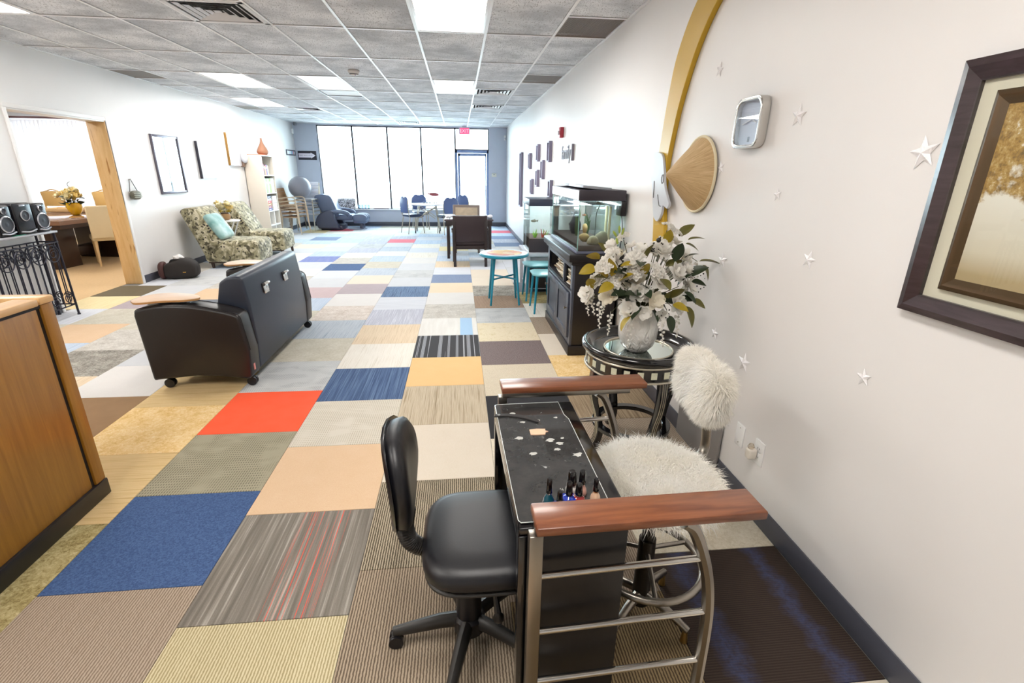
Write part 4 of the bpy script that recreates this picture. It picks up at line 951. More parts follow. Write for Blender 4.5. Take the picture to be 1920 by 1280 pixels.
for y in (-.25, .22):
    MB().box((.318, y, .66), (.02, .115, .075), .006, rot=(0, -.13, 0)).build('grab_slot', M_black, bko)
    MB().tube(bez([(.333, y-.05, .69), (.34, y, .695), (.333, y+.05, .69)], 4), .012, 8).build('grab_handle', mat('nickel', 'C9C7C4', .25, metal=.8), bko)
    MB().box((.328, y-.005, .645), (.008, .095, .06), .003, rot=(0, -.13, 0)).build('slot_plate', MATS['nickel'], bko)
MB().box((-.09, .03, .36), (.44, 1.25, .14), .035, 3).build('seat_cushion', M_lea, ls)
MB().box((-.05, .03, .2), (.5, 1.25, .2), .02, 2).build('seat_base', M_lea, ls)
for y in (-.69, .75):
    out = [(p[0], p[1]) for p in bez([(-.40, -.06, 0), (-.395, .06, 0), (-.3, .16, 0), (-.15, .15, 0), (-.02, .08, 0), (.02, .0, 0), (-.06, -.05, 0), (-.2, -.07, 0), (-.33, -.12, 0), (-.40, -.06, 0)], 5)][:-1]
    to = MB().prism([(x, y+q) for x, q in out], 2, .665, .683).build('tablet', M_birch, ls, bev=.003, seg=2)
    MB().prism([(x*1.001, y+q*1.005) for x, q in out], 2, .667, .678).build('ply_edge', M_ply, to)
    MB().lathe([(.05, .63), (.05, .665)], 20, (-.2, y, 0)).build('swivel', M_black, ls)
for x, y in ((-.29, -.7), (.30, -.7), (-.29, .75), (.30, .75)):
    c = MB()
    for s_ in (-.014, .014): c.cyl((x, y+s_-.008, .035), (x, y+s_+.008, .035), .035, n=18)
    c.cyl((x, y, .04), (x, y, .1), .012); c.build('castor', M_black, ls)
MB().bx(.335, .339, -.73, -.705, .13, .18).build('care_tag', mat('pink_tag', 'E09A94', .6), ls)

# ------------------------------------------------------------------ oak reception counter at the left edge
M_oak = wood('honey_oak', '8F5E17', 'A97626', (14, 14, .9), .42, .15)
M_oakl = wood('light_oak_top', 'D0A066', 'E0B680', (14, .9, 14), .4, .2)
rc = thing('reception_counter', (-2.155, 1.56, 0), 'honey oak counter end with black reveal strip and black plinth', 'counter')
MB().bx(-.45, .345, -1.3, .655, .085, .985, .003).build('side_panel', M_oak, rc)
MB().bx(-.44, .34, .655, .675, .085, .985).build('reveal_strip', M_black, rc)
MB().bx(-.45, .352, .675, .74, .085, 1.0, .005).build('end_post', M_oak, rc)
MB().bx(-.45, .358, -1.3, .742, 0, .085, .004).build('plinth', M_black, rc)
MB().bx(-.45, .347, -1.3, .68, .985, .998).build('top_gasket', M_black, rc)
MB().bx(.26, .36, -1.3, .66, .998, 1.03, .008).build('top_rail', M_oakl, rc)
MB().bx(-.45, .36, .665, .745, 1.0, 1.032, .008).build('end_cap', M_oakl, rc)
MB().bx(-.45, -.16, -1.3, .66, .998, 1.03, .008).build('top_rail', M_oakl, rc)
MB().bx(-.16, .26, -1.3, .66, .96, .99).build('tray', M_black, rc)
MB().tube(bez([(-.1, .70, 1.033), (.0, .72, 1.05), (.1, .70, 1.034)], 6), .006, 8).build('cable', M_black, rc)

# ------------------------------------------------------------------ wrought iron stand and stereo
M_iron = mat('wrought_iron', '2B2B38', .45, metal=.5)
isx, isy = -4.345, 5.31
ir = thing('iron_plant_stand', (isx, isy, 0), 'tall wrought iron scroll stand with grey top beside the dining opening', 'stand', rz=pi/2)
MB().bx(-.42, .42, -.11, .11, .895, .915, .004).build('top_board', mat('grey_top', 'A8A8AE', .4), ir)
for sx in (-1, 1):
    for sy in (-1, 1):
        MB().tube([(sx*.385, sy*.09, .9), (sx*.40, sy*.095, .4), (sx*.405, sy*.1, 0)], .011, 8).build('leg', M_iron, ir)
        MB().cyl((sx*.405, sy*.1, 0), (sx*.405, sy*.1, .012), .016).build('foot', M_iron, ir)
def spiral(c, ax, r, n=26, turns=1.6, sgn=1):
    out = []
    for k in range(n):
        a = 2*pi*turns*k/(n-1); q = r*(1-.75*k/(n-1))
        out.append(Vector(c)+Vector(ax[0])*(q*cos(a))+Vector(ax[1])*(q*sin(a)*sgn))
    return out
EX, EY, EZ = (1, 0, 0), (0, 1, 0), (0, 0, 1)
for y in (-.098, .098):
    for z in (.12, .8): MB().tube([(-.4, y, z), (.4, y, z)], .007, 6).build('cross_rail', M_iron, ir)
    for k in range(9):
        x = -.34+k*.085; MB().cyl((x, y, .12), (x, y, .8), .0055, n=6).build('bar', M_iron, ir)
    for x in (-.28, -.1, .1, .28):
        MB().tube([(x+cos(2*pi*k/20)*.085, y-.008, .69+sin(2*pi*k/20)*.085) for k in range(20)], .006, 6, closed=True).build('scroll_ring', M_iron, ir)
        MB().tube(spiral((x, y-.01, .69), (EX, EZ), .06), .005, 6).build('scroll', M_iron, ir)
        MB().tube(spiral((x+.04, y-.01, .2), (EX, EZ), .06), .005, 6).build('scroll', M_iron, ir)
for x in (-.405, .405):
    for z in (.12, .8): MB().tube([(x, -.098, z), (x, .098, z)], .007, 6).build('cross_rail', M_iron, ir)
    for k in range(2): MB().cyl((x, -.03+k*.06, .12), (x, -.03+k*.06, .8), .0055, n=6).build('bar', M_iron, ir)
    for y in (-.045, .045):
        MB().tube(spiral((x+.008, y, .22), (EY, EZ), .04), .006, 6).build('scroll', M_iron, ir)
        MB().tube(spiral((x+.008, y, .74), (EY, EZ), .04), .006, 6).build('scroll', M_iron, ir)
M_spk = mat('speaker_gloss', '18181E', .2); M_cone = mat('speaker_cone', '2C2C34', .4); M_silver = mat('silver_trim', 'C4C6CE', .25, metal=.7)
def stereo(x, y, w, d, h, label, front, rz):
    o = thing('stereo_speaker', (x, y, .915), label, 'speaker', 'stereo units on the iron stand', rz)
    MB().box((0, 0, h/2), (w, d, h), .02, 3).build('cabinet', M_spk, o)
    if front == 'speaker': L = ((h*.4, .075), (h*.82, .028))
    else: L = ((h*.6, .05),)
    for z, r in L:
        c = MB().lathe([(r, 0), (r*1.05, .006), (r*.92, .012), (r*.9, .006), (r, 0)], 24, M=Matrix.Translation((0, -d/2-.002, z)) @ Matrix.Rotation(pi/2, 4, 'X')).build('driver_ring', M_silver, o)
        MB().lathe([(r*.9, .004), (r*.3, -.01), (r*.28, .004), (0, .008)], 24, M=Matrix.Translation((0, -d/2-.002, z)) @ Matrix.Rotation(pi/2, 4, 'X')).build('cone', M_cone, c)
    MB().tube(bez([(-w*.42, -d/2-.006, .035), (0, -d/2-.014, .025), (w*.42, -d/2-.006, .04)], 6), .007, 8).build('trim_strip', M_silver, o)
    MB().box((0, -d/2-.002, h-.025), (w*.3, .004, .012), .002).build('badge', M_silver, o)
    return o
stereo(-4.35, 5.18, .18, .19, .29, 'black stereo speaker cut off by the left picture edge', 'speaker', R_(90))
stereo(-4.35, 5.40, .22, .2, .30, 'black stereo main unit with one silver dial, between the speakers', 'unit', R_(90))
stereo(-4.35, 5.61, .17, .19, .285, 'black stereo speaker nearest the dining opening', 'speaker', R_(90))
o = MB().bx(-.012, .012, -.09, .05, 0, .006, .002).build('green_case', mat('green_plastic', '3C8E74', .4)); o.location = (-4.255, 5.3, .915); tag(o, 'flat green case in front of the stereo', 'case')

# ------------------------------------------------------------------ dining room furniture
M_walnut = mat('dark_espresso', '3A2820', .35, var=.1); M_top = mat('glossy_brown_top', '8A6A58', .12, var=.05, coat=.6)
dt = thing('dining_table', (-6.62, 9.25, 0), 'dark brown dining table with glossy top in the side room', 'table', rz=R_(-6))
MB().bx(-.72, .72, -.98, .98, .70, .765, .004).build('table_top', M_top, dt)
MB().bx(-.70, .70, -.96, .96, .64, .70, .003).build('apron', M_walnut, dt)
for y in (-.62, .62): MB().bx(-.3, .4, y-.22, y+.22, 0, .64, .004).build('pedestal', M_walnut, dt)
MB().bx(-.1, .1, -.4, .4, .1, .25, .004).build('stretcher', M_walnut, dt)
M_cream = mat('cream_upholstery', 'E9D9B4', .7, var=.05); M_tanleg = mat('tan_leg', 'D8B888', .5); M_seatw = mat('pale_seat', 'C9CBD6', .4)
def dining_chair(loc, rz, label):
    o = thing('dining_chair', loc, label, 'chair', 'cream dining chairs', rz)
    MB().box((0, .02, .44), (.46, .44, .09), .03, 3).build('seat', M_cream, o)
    MB().box((0, .0, .49), (.4, .4, .02), .009, 2).build('seat_pad', M_seatw, o)
    MB().box((0, -.235, .70), (.45, .055, .52), .022, 3, rot=(.08, 0, 0)).build('backrest', M_cream, o)
    for sx in (-1, 1):
        MB().tube([(sx*.19, .18, .4), (sx*.195, .2, 0)], [.024, .015], 8).build('leg', M_tanleg, o)
        MB().tube([(sx*.19, -.2, .4), (sx*.205, -.27, 0)], [.024, .015], 8).build('leg', M_tanleg, o)
    return o
c1 = dining_chair((-5.88, 8.98, 0), R_(38), 'cream dining chair with its back to the opening, nearest the pine jamb')
copy_tree(c1, None, 'cream dining chair behind the nearest one, half hidden by the pine jamb', (-5.55, 9.65, 0), R_(75))
copy_tree(c1, None, 'cream dining chair partly hidden behind the iron stand', (-7.15, 7.75, 0), R_(8))
M_wick = mat('wicker_tan', 'E3BE7E', .7, bump=.5, bscale=120)
def wicker(loc, label):
    o = thing('wicker_chair', loc, label, 'chair', 'tan curved-back chairs at the far side of the dining table', pi)
    MB().prism([(-.19, .78), (.19, .78), (.22, 1.04), (.1, 1.06), (0, 1.075), (-.1, 1.06), (-.22, 1.04)], 1, -.24, -.21).build('backrest', M_wick, o, bev=.008, seg=2)
    MB().tube(bez([(-.22, -.225, 1.04), (-.1, -.225, 1.07), (0, -.225, 1.10), (.1, -.225, 1.07), (.22, -.225, 1.04)], 6), .012, 8).build('top_rail', M_tanleg, o)
    MB().box((0, 0, .44), (.42, .42, .06), .02).build('seat', M_wick, o)
    for sx in (-1, 1):
        MB().tube([(sx*.18, -.22, 0), (sx*.18, -.22, .6), (sx*.19, -.225, .85)], .015, 8).build('leg', M_tanleg, o)
        MB().tube([(sx*.18, .18, 0), (sx*.18, .18, .43)], .015, 8).build('leg', M_tanleg, o)
    return o
w1 = wicker((-8.15, 10.95, 0), 'tan curved-back chair left of the yellow flower vase')
copy_tree(w1, None, 'tan curved-back chair right of the yellow flower vase', (-7.2, 10.95, 0), pi)
o = thing('yellow_vase', (-6.5, 9.3, .7655), 'bright yellow vase on the dining table', 'vase')
MB().lathe([(.045, 0), (.06, .01), (.095, .07), (.11, .13), (.105, .19), (.095, .2), (.09, .18), (0, .16)], 28).build('body', mat('yellow_glaze', 'F2C21A', .2, coat=.5), o)
b2 = thing('yellow_flowers', (-6.5, 9.3, .93), 'yellow and cream flower arrangement in the yellow vase', 'flowers')
FY = [mesh_of(blossom(6, .075, .06, .5, 2, 5), mat('yellow_petal', 'F0D890', .6), 'flower'), mesh_of(blossom(6, .07, .06, .5, 2, 6), mat('pale_yellow_petal', 'F5ECC8', .6), 'flower')]
r_ = random.Random(31); g = MB()
for k in range(15):
    a = r_.random()*6.28; q = r_.uniform(.04, .17); z = .2-q*.7+r_.uniform(0, .07)
    p = (cos(a)*q, sin(a)*q*.8, z); inst('flower', FY[k % 2], b2, p, look((cos(a)*q*3, sin(a)*q*3-.3, .5), k), (1.1,)*3); g.tube([(0, 0, -.05), p], .003, 5)
for k in range(14):
    a = r_.random()*6.28; q = r_.uniform(.06, .14); inst('leaf', LF['d'][k % 2], b2, (cos(a)*q, sin(a)*q, r_.uniform(.02, .12)), lookx((cos(a), sin(a), r_.uniform(-.2, .6)), k), (1.3,)*3)
g.tube(bez([(0, 0, 0), (.03, 0, .2), (-.02, 0, .33), (.03, 0, .38)], 5), .005, 5).build('stems', M_stem, b2)
tr_ = thing('serving_tray', (-6.02, 9.85, .7655), 'dark round-edged serving dish on the dining table near the pine jamb', 'tray')
MB().lathe([(0, .01), (.16, .012), (.24, .05), (.25, .05), (.17, 0), (0, 0)], 32).build('dish', mat('dish_white', 'E6E0D8', .3), tr_)
MB().tube([(cos(2*pi*k/32)*.246, sin(2*pi*k/32)*.246, .05) for k in range(32)], .006, 6, closed=True).build('dark_rim', M_walnut, tr_)
o = thing('table_organizer', (-7.0, 9.95, .7655), 'tan wooden tray with low rails on the dining table', 'tray')
MB().bx(-.35, .35, -.14, .14, 0, .012, .003).build('base', M_tanleg, o)
for y in (-.14, .14): MB().bx(-.35, .35, y-.008, y+.008, .012, .07, .003).build('long_rail', M_tanleg, o)
for x in (-.35, .35): MB().bx(x-.008, x+.008, -.14, .14, .012, .07, .003).build('end_rail', M_tanleg, o)

# ------------------------------------------------------------------ duffel bag
o = thing('duffel_bag', (-4.13, 7.68, 0), 'dark duffel bag with a white tissue on top beside the pine jamb', 'bag', rz=R_(12))
g = MB().sphere((0, 0, .125), (.24, .14, .135), 28, 14, e=.65)
g.v = [(x, y, max(z, .0)*(1+.15*sin(x*9+1))) for x, y, z in g.v]
g.build('body', mat('black_canvas', '26211F', .7, var=.3, vscale=9, bump=.3, bscale=60), o, angle=80)
for y in (-.08, .08): MB().tube(bez([(-.12, y, .22), (-.08, y*.9, .28), (.05, y*.9, .275), (.12, y, .22)], 6), .011, 8).build('handle', M_black, o)
MB().sphere((-.235, 0, .125), (.05, .12, .125), 18, 10, e=.7).build('end_pocket', mat('maroon_canvas', '4A2824', .6), o)
MB().bx(.05, .09, -.147, -.142, .1, .112).build('buckle', mat('brass', 'D0A050', .3, metal=.8), o)
g = MB().sphere((0, 0, 0), (.075, .06, .035), 14, 8); g.v = [(x*(1+.25*sin(y*70)), y*(1+.3*sin(x*60)), z+.012*sin(x*55+y*40)) for x, y, z in g.v]
o = g.build('white_tissue', mat('tissue', 'F4F2F0', .8)); o.location = (-4.15, 7.68, .305); tag(o, 'crumpled white tissue on top of the dark duffel bag', 'tissue')

# ------------------------------------------------------------------ slipper chairs
t = NT('floral_fabric'); v = t.coord()
vo = t.n('ShaderNodeTexVoronoi', feature='F1'); t.l(v, vo.inputs[0]); vo.inputs['Scale'].default_value = 6.5
vo2 = t.n('ShaderNodeTexVoronoi', feature='F1'); t.l(v, vo2.inputs[0]); vo2.inputs['Scale'].default_value = 24
ringm = t.ramp(vo.outputs['Distance'], [(.30, (1, 1, 1)), (.36, (0, 0, 0))]); dots = t.ramp(vo2.outputs['Distance'], [(.33, (1, 1, 1)), (.4, (0, 0, 0))])
base = t.ramp(t.noise(v, 9, 4, .6, 1), [(.35, '6F6A4E'), (.5, 'A49C7C'), (.62, 'D6CEB4')])
c = t.mix(t.math('MULTIPLY', ringm, dots), base, s2l('2C2620')); 
pick = t.ramp(t.noise(v, 17, 2), [(.55, (0, 0, 0)), (.6, (1, 1, 1))])
t.bsdf(Base_Color=t.mix(t.math('MULTIPLY', pick, t.math('SUBTRACT', 1.0, ringm)), c, s2l('55503C')), Roughness=.75, Sheen_Weight=.2); M_floral = t.m
def slipper(loc, label):
    o = thing('slipper_chair', loc, label, 'armchair', 'floral slipper chairs along the left wall')
    MB().box((.14, 0, .27), (.86, .66, .36), .07, 4).build('seat', M_floral, o)
    poly = [(p[0], p[1]) for p in bez([(-.26, .16, 0), (-.38, .5, 0), (-.52, .86, 0), (-.5, .93, 0), (-.40, .955, 0), (-.27, .93, 0), (-.14, .72, 0), (-.02, .48, 0), (.02, .3, 0)], 4)]
    MB().prism(poly, 1, -.33, .33).build('backrest', M_floral, o, bev=.035, seg=3, angle=60)
    for x in (-.2, .5):
        for y in (-.27, .27): MB().tube([(x, y, .1), (x+.01, y, 0)], [.03, .022], 8).build('leg', M_walnut, o)
    MB().bx(-.24, .5, -.3, .3, .085, .1).build('base_board', M_walnut, o)
    return o
s1 = slipper((-3.85, 8.73, 0), 'floral slipper chair with the pale teal pillow, next to the duffel bag')
copy_tree(s1, None, 'floral slipper chair beside the white bookshelf', (-3.86, 10.0, 0))
t = NT('teal_velvet'); v = t.coord(); t.bsdf(Base_Color=t.ramp(t.noise(v, 5, 4), [(.35, '6A9C98'), (.55, '9ABFBC'), (.7, 'C6D8D6')]), Roughness=.6, Sheen_Weight=.4)
o = cushion(.44, .44, .15).build('throw_pillow', t.m, angle=80); o.rotation_euler = (0, R_(58), 0); o.location = (-3.92, 8.62, .66); tag(o, 'pale teal pillow leaning on the nearer floral chair', 'pillow')
o = thing('white_side_table', (-4.08, 9.33, 0), 'small white folding side table between the floral chairs', 'table')
MB().lathe([(.19, .665), (.195, .672), (.195, .682), (.19, .69), (0, .69), (0, .665)], 32).build('table_top', M_white, o)
for s_ in (-1, 1):
    MB().tube([(-.14, s_*.1, .67), (.15, s_*.12, 0)], .012, 8).build('leg', M_white, o); MB().tube([(.14, s_*.09, .67), (-.15, s_*.11, 0)], .012, 8).build('leg', M_white, o)
MB().tube([(.14, -.115, .04), (.14, .115, .04)], .01, 8).build('stretcher', M_white, o)
o = thing('flower_pot', (-4.1, 9.3, .69), 'small brown pot of yellow flowers on the white side table', 'flower pot')
MB().lathe([(.05, 0), (.075, .02), (.09, .06), (.085, .1), (.07, .12), (.075, .13), (.065, .13), (0, .11)], 24).build('pot', mat('clay_pot', 'A88358', .6), o)
MB().lathe([(.072, .108), (.078, .115), (.076, .128)], 24).build('pot_band', M_walnut, o)
r_ = random.Random(8)
for k in range(14):
    a = r_.random()*6.28; q = r_.uniform(.03, .12); inst('flower', FY[k % 2], o, (cos(a)*q, sin(a)*q, .2+r_.uniform(-.03, .08)), look((cos(a)*q*4, sin(a)*q*4, .5), k), (.85,)*3)
for k in range(8):
    a = k*.8; inst('leaf', LF['y'][k % 2], o, (cos(a)*.05, sin(a)*.05, .14), lookx((cos(a), sin(a), .4), k), (1.2,)*3)

# ------------------------------------------------------------------ aquarium and its cabinet
M_cab = mat('black_cabinet', '1D191C', .35, var=.08); M_cabf = mat('cabinet_front', '4A4F5E', .3, var=.05)
cb_ = thing('aquarium_cabinet', (1.15, 4.66, 0), 'tall black aquarium cabinet with open magazine shelf and panelled doors', 'cabinet')
x0, x1, y0, y1 = -.195, .215, -.585, .62
MB().bx(x0-.012, x1, y0-.015, y1, 0, .09, .004).build('plinth', M_cab, cb_)
MB().bx(x0+.02, x1, y0, y0+.022, .09, .86, .002).build('side', M_cab, cb_)
MB().bx(x0+.02, x1, y1-.022, y1, .09, .86, .002).build('side', M_cab, cb_)
MB().bx(x1-.02, x1, y0, y1, .09, .86).build('back', M_cab, cb_)
MB().bx(x0+.02, x1-.02, y0+.022, y1-.022, .09, .11).build('floor_panel', M_cab, cb_)
MB().bx(x0+.0, x1-.02, y0+.022, y1-.022, .585, .605, .002).build('shelf', M_cab, cb_)
MB().bx(x0+.02, x1-.02, -.22, -.2, .605, .80).build('divider', M_cab, cb_)
MB().bx(x0-.02, x1+.01, y0-.03, y1+.03, .82, .85, .008).bx(x0-.05, x1+.015, y0-.06, y1+.05, .85, .92, .012).build('moulding', M_cab, cb_)
fr = MB().bx(x0, x0+.022, y0, y0+.07, .09, .82, .003).bx(x0, x0+.022, y1-.07, y1, .09, .82, .003).bx(x0, x0+.022, y0+.07, y1-.07, .78, .82, .003).bx(x0, x0+.022, y0+.07, y1-.07, .56, .60, .003).bx(x0, x0+.022, y0+.07, y1-.07, .09, .14, .003)
fr.bx(x0, x0+.022, -.23, -.19, .60, .78, .003); fr.build('face_frame', M_cabf, cb_)
for a, b in ((y0+.075, .015), (.02, y1-.075)):
    dd = MB().bx(x0-.014, x0+.004, a, a+.06, .145, .555, .003).bx(x0-.014, x0+.004, b-.06, b, .145, .555, .003).bx(x0-.014, x0+.004, a+.06, b-.06, .495, .555, .003).bx(x0-.014, x0+.004, a+.06, b-.06, .145, .205, .003).bx(x0-.004, x0+.004, a+.06, b-.06, .205, .495).build('door', M_cabf, cb_)
    yk = a+.03 if a < 0 else b-.03
    MB().lathe([(.006, 0), (.006, .014), (.013, .02), (.013, .026), (.004, .03)], 14, M=Matrix.Translation((x0-.014, yk, .42)) @ Matrix.Rotation(-pi/2, 4, 'Y')).build('knob', M_steel, dd)
r_ = random.Random(12)
cols = ['E2D8C4', 'C9B79A', 'EDE8DE', 'A98F6E', 'D9CDB8', '8C7A62', 'F0ECE4']
desc = ['left stack', 'middle stack', 'right stack']
for si, (yc, n, z_top) in enumerate(((.2, 14, .76), (-.02, 13, .76), (-.37, 14, .75))):
    for k in range(n):
        h = .0095; o = MB().box((0, 0, h/2), (.2+r_.uniform(-.02, .02), .19+r_.uniform(-.02, .02), h), .002, 1).build('magazine', mat('paper_'+cols[(k+si) % 7], cols[(k+si) % 7], .7))
        o.location = (1.15-.06+r_.uniform(-.015, .015), 4.66+yc+r_.uniform(-.015, .015), .6055+k*.0102); o.rotation_euler = (0, 0, r_.uniform(-.12, .12))
        pos = 'bottom' if k == 0 else 'top' if k == n-1 else ['second', 'third', 'fourth', 'fifth', 'sixth', 'seventh', 'eighth', 'ninth', 'tenth', 'eleventh', 'twelfth', 'thirteenth'][k-1]+' up'
        tag(o, 'magazine in the %s on the aquarium cabinet shelf, %s' % (['far stack', 'middle stack', 'near stack'][si], pos), 'magazine', 'magazines stacked on the aquarium cabinet shelf')
M_aq = glass('aquarium_glass', 'F8FCFB', refl=.06); M_edge = mat('green_glass_edge', '86B4AE', .2)
aq = thing('aquarium', (1.15, 4.63, .9205), 'large lit aquarium with black hood on the tall cabinet', 'aquarium')
ax0, ax1, ay0, ay1, ah = -.175, .175, -.585, .60, .44
MB().bx(ax0-.008, ax1+.008, ay0-.008, ay1+.008, 0, .022, .003).build('bottom_frame', mat('pale_frame', '6A7088', .3), aq)
for q in ((ax0, ax0+.006, ay0, ay1), (ax1-.006, ax1, ay0, ay1), (ax0+.006, ax1-.006, ay0, ay0+.006), (ax0+.006, ax1-.006, ay1-.006, ay1)): MB().bx(q[0], q[1], q[2], q[3], .022, ah).build('glass_pane', M_aq, aq)
for x in (ax0, ax1):
    for y in (ay0, ay1): MB().bx(x-.003, x+.003, y-.003, y+.003, .022, ah).build('corner_seam', M_edge, aq)
MB().bx(ax0+.008, ax1-.008, ay0+.008, ay1-.008, .395, .397).build('water_surface', glass('water_top', 'F0F8F8', refl=.2), aq)
hd = MB().bx(ax0-.01, ax1+.03, ay0-.015, ay1+.01, ah-.01, ah+.075, .006).build('hood', mat('hood_dark_grey', '36323C', .4), aq)
MB().bx(ax1-.005, ax1+.04, ay0-.015, ay0+.12, ah-.13, ah-.01, .006).build('filter_box', M_black, hd)
for a, b in ((ay0+.02, -.01), (.01, ay1-.05)): MB().box((-.03, (a+b)/2, ah+.09), (.24, b-a, .022), .004, rot=(0, .08, 0)).build('lid', mat('lid_grey', 'A8AEBA', .3), hd)
tx = [('GLO', -.35), ('AQUA', .1)]
for body, y in tx: text('print', body, .05, mat('blue_print', '6FA0DC', .5), hd, (ax0-.0115, y, ah+.03), (pi/2, 0, -pi/2), .0005)
MB().bx(ax0-.012, ax0-.010, ay0, ay1, ah-.005, ah+.07).build('white_label_strip', mat('label_white', 'F2F2F6', .4), hd)
lt = NT('aquarium_lamp'); lt.bsdf(Base_Color=(1, 1, 1, 1), Emission_Color=(.9, .97, 1, 1), Emission_Strength=22)
MB().bx(-.05, .05, ay0+.08, ay1-.08, ah-.014, ah-.011).build('lamp_strip', lt.m, hd)
gr = MB().box((0, (ay0+ay1)/2, .045), (ax1*2-.016, ay1-ay0-.016, .045), .005); tag(gr.build('gravel', mat('dark_gravel', '4A3A34', .9, var=.6, vscale=90, bump=1, bscale=120), aq), kind='stuff')
def rock(p, s, c, seed):
    g = MB().sphere((0, 0, 0), s, 14, 9); r = random.Random(seed); ph = [r.random()*6 for _ in range(3)]
    g.v = [(p[0]+x*(1+.25*sin(z*40+ph[0])), p[1]+y*(1+.25*sin(x*45+ph[1])), p[2]+z*(1+.2*sin(y*40+ph[2]))) for x, y, z in g.v]
    return g.build('rock', mat('rock_'+c, c, .85, var=.3, vscale=30), aq)
rock((-.05, -.3, .1), (.04, .05, .05), '8E7448', 1); rock((-.04, -.27, .17), (.025, .035, .045), '96794C', 2); rock((.06, -.48, .11), (.06, .05, .06), '84806A', 3); rock((.0, .3, .14), (.05, .09, .12), '33343A', 4); rock((-.02, -.5, .10), (.06, .05, .05), '8E8468', 5)
def weed(x, y, n, h, c):
    g = MB(); r = random.Random(int(x*1000+y*7777))
    for k in range(n):
        a = r.random()*6.28; d_ = r.uniform(0, .02); px, py = x+cos(a)*d_, y+sin(a)*d_; hh = h*r.uniform(.6, 1)
        g.tube(bez([(px, py, .06), (px+r.uniform(-.015, .015), py+r.uniform(-.015, .015), .06+hh*.5), (px+r.uniform(-.03, .03), py+r.uniform(-.03, .03), .06+hh)], 4), [.004]*8+[.001], 5, flat=.4)
    g.build('water_weed', mat('weed_'+c, c, .6), aq)
weed(-.03, .1, 12, .26, '5A7038'); weed(.08, -.38, 22, .1, '6A8030'); weed(.1, .2, 10, .22, '465A34')
for y in (-.5, -.4): MB().cyl((.11, y, .06), (.11, y, .38), .012, n=12).build('bamboo_tube', mat('bamboo_pale', 'DAD4B0', .5), aq)
MB().tube(bez([(.15, -.1, .4), (.12, -.05, .3), (.13, .0, .15), (.12, -.02, .08)], 6), .003, 6).build('air_line', M_black, aq)
def fish(x, y, z, L, c, label, rz=0, group='fish swimming in the aquariums'):
    o = thing('aquarium_fish', (x, y, z), label, 'fish', group, rz)
    MB().sphere((0, 0, 0), (L*.5, L*.12, L*.22), 14, 9).build('body', mat('fish_'+c, c, .3), o)
    MB().prism([(-L*.42, 0), (-L*.75, L*.2), (-L*.68, 0), (-L*.75, -L*.2)], 1, -.001, .001).build('tail_fin', mat('fish_'+c, c, .3), o)
    MB().prism([(L*.1, L*.18), (-L*.2, L*.34), (-L*.25, L*.15)], 1, -.001, .001).build('dorsal_fin', mat('fish_'+c, c, .3), o)
fish(1.05, 4.16, 1.23, .04, '9A5A34', 'small orange-brown fish near the front corner of the large aquarium', .6)
fish(1.08, 4.55, 1.18, .035, '4A4440', 'small dark fish in the middle of the large aquarium', 2.0)
fish(1.15, 4.12, 1.33, .05, '5A5A48', 'dark fish just under the water surface of the large aquarium', 0)
fish(1.05, 4.75, 1.1, .035, '3A3636', 'small dark fish low in the large aquarium', 1.2)
MB().tube(bez([(XR-.04, 4.1, 1.3), (XR-.02, 4.08, 1.1), (XR-.03, 4.09, .9)], 6), .004, 6).build('power_cord', M_black, aq).matrix_parent_inverse = Matrix.Translation((-1.15, -4.63, -.9205))

# small aquarium on a pale stand
ss = thing('aquarium_stand', (1.15, 6.85, 0), 'pale grey stand with dark door panel under the small aquarium', 'stand')
M_pale = mat('pale_grey_paint', 'C6CAD4', .35)
MB().bx(-.29, .2, -.42, .38, .50, .545, .006).build('top_board', M_pale, ss)
for x in (-.25, .16):
    for y in (-.37, .33): MB().bx(x-.025, x+.025, y-.025, y+.025, 0, .5, .003).build('leg', M_pale, ss)
MB().bx(-.22, .13, -.36, -.345, .06, .44, .002).build('door_panel', mat('dark_panel', '3A3338', .4), ss)
MB().bx(-.22, .13, -.36, -.34, .44, .5, .002).build('apron', M_pale, ss); MB().bx(-.24, .15, -.36, .3, .05, .07).build('shelf', M_pale, ss)
a2 = thing('small_aquarium', (1.15, 6.85, .5455), 'small rimless aquarium with dark hood behind the large one', 'aquarium')
bx0, bx1, by0, by1, bh = -.24, .15, -.33, .3, .60
for q in ((bx0, bx0+.006, by0, by1), (bx1-.006, bx1, by0, by1), (bx0+.006, bx1-.006, by0, by0+.006), (bx0+.006, bx1-.006, by1-.006, by1)): MB().bx(q[0], q[1], q[2], q[3], 0, bh).build('glass_pane', M_aq, a2)
h2 = MB().bx(bx0-.008, bx1+.008, by0-.008, by1+.008, bh, bh+.085, .005).build('hood', mat('navy_hood', '3A4258', .35), a2)
MB().bx(-.1, .05, by0+.08, by1-.08, bh-.004, bh-.001).build('lamp_strip', lt.m, h2)
MB().bx(bx0+.003, bx1-.003, by0-.002, by0+.004, 0, .17, .001).build('dark_base_panel', mat('dark_panel', '3A3338', .4), a2)
tag(MB().bx(bx0+.008, bx1-.008, by0+.008, by1-.008, .0, .18, .004).build('gravel', MATS['dark_gravel'], a2), kind='stuff')
for x, c, n in ((-.14, '8EBE4A', 14), (-.03, 'C85A4A', 8), (.0, '9AC86A', 8)):
    g = MB(); r = random.Random(n)
    for k in range(n): g.tube([(x+r.uniform(-.02, .02), -.2, .17), (x+r.uniform(-.05, .05), -.2+r.uniform(-.03, .03), .2+r.uniform(.03, .1))], [.006, .002], 5)
    g.build('water_plant', mat('weed_'+c, c, .6), a2)
fish(.98, 6.6, .95, .08, 'A8A294', 'silvery round fish in the small aquarium', pi)
MB().tube([(.11, -.2, bh), (.11, -.2, .35)], .012, 8).build('filter_tube', mat('navy_hood', '3A4258', .35), a2)

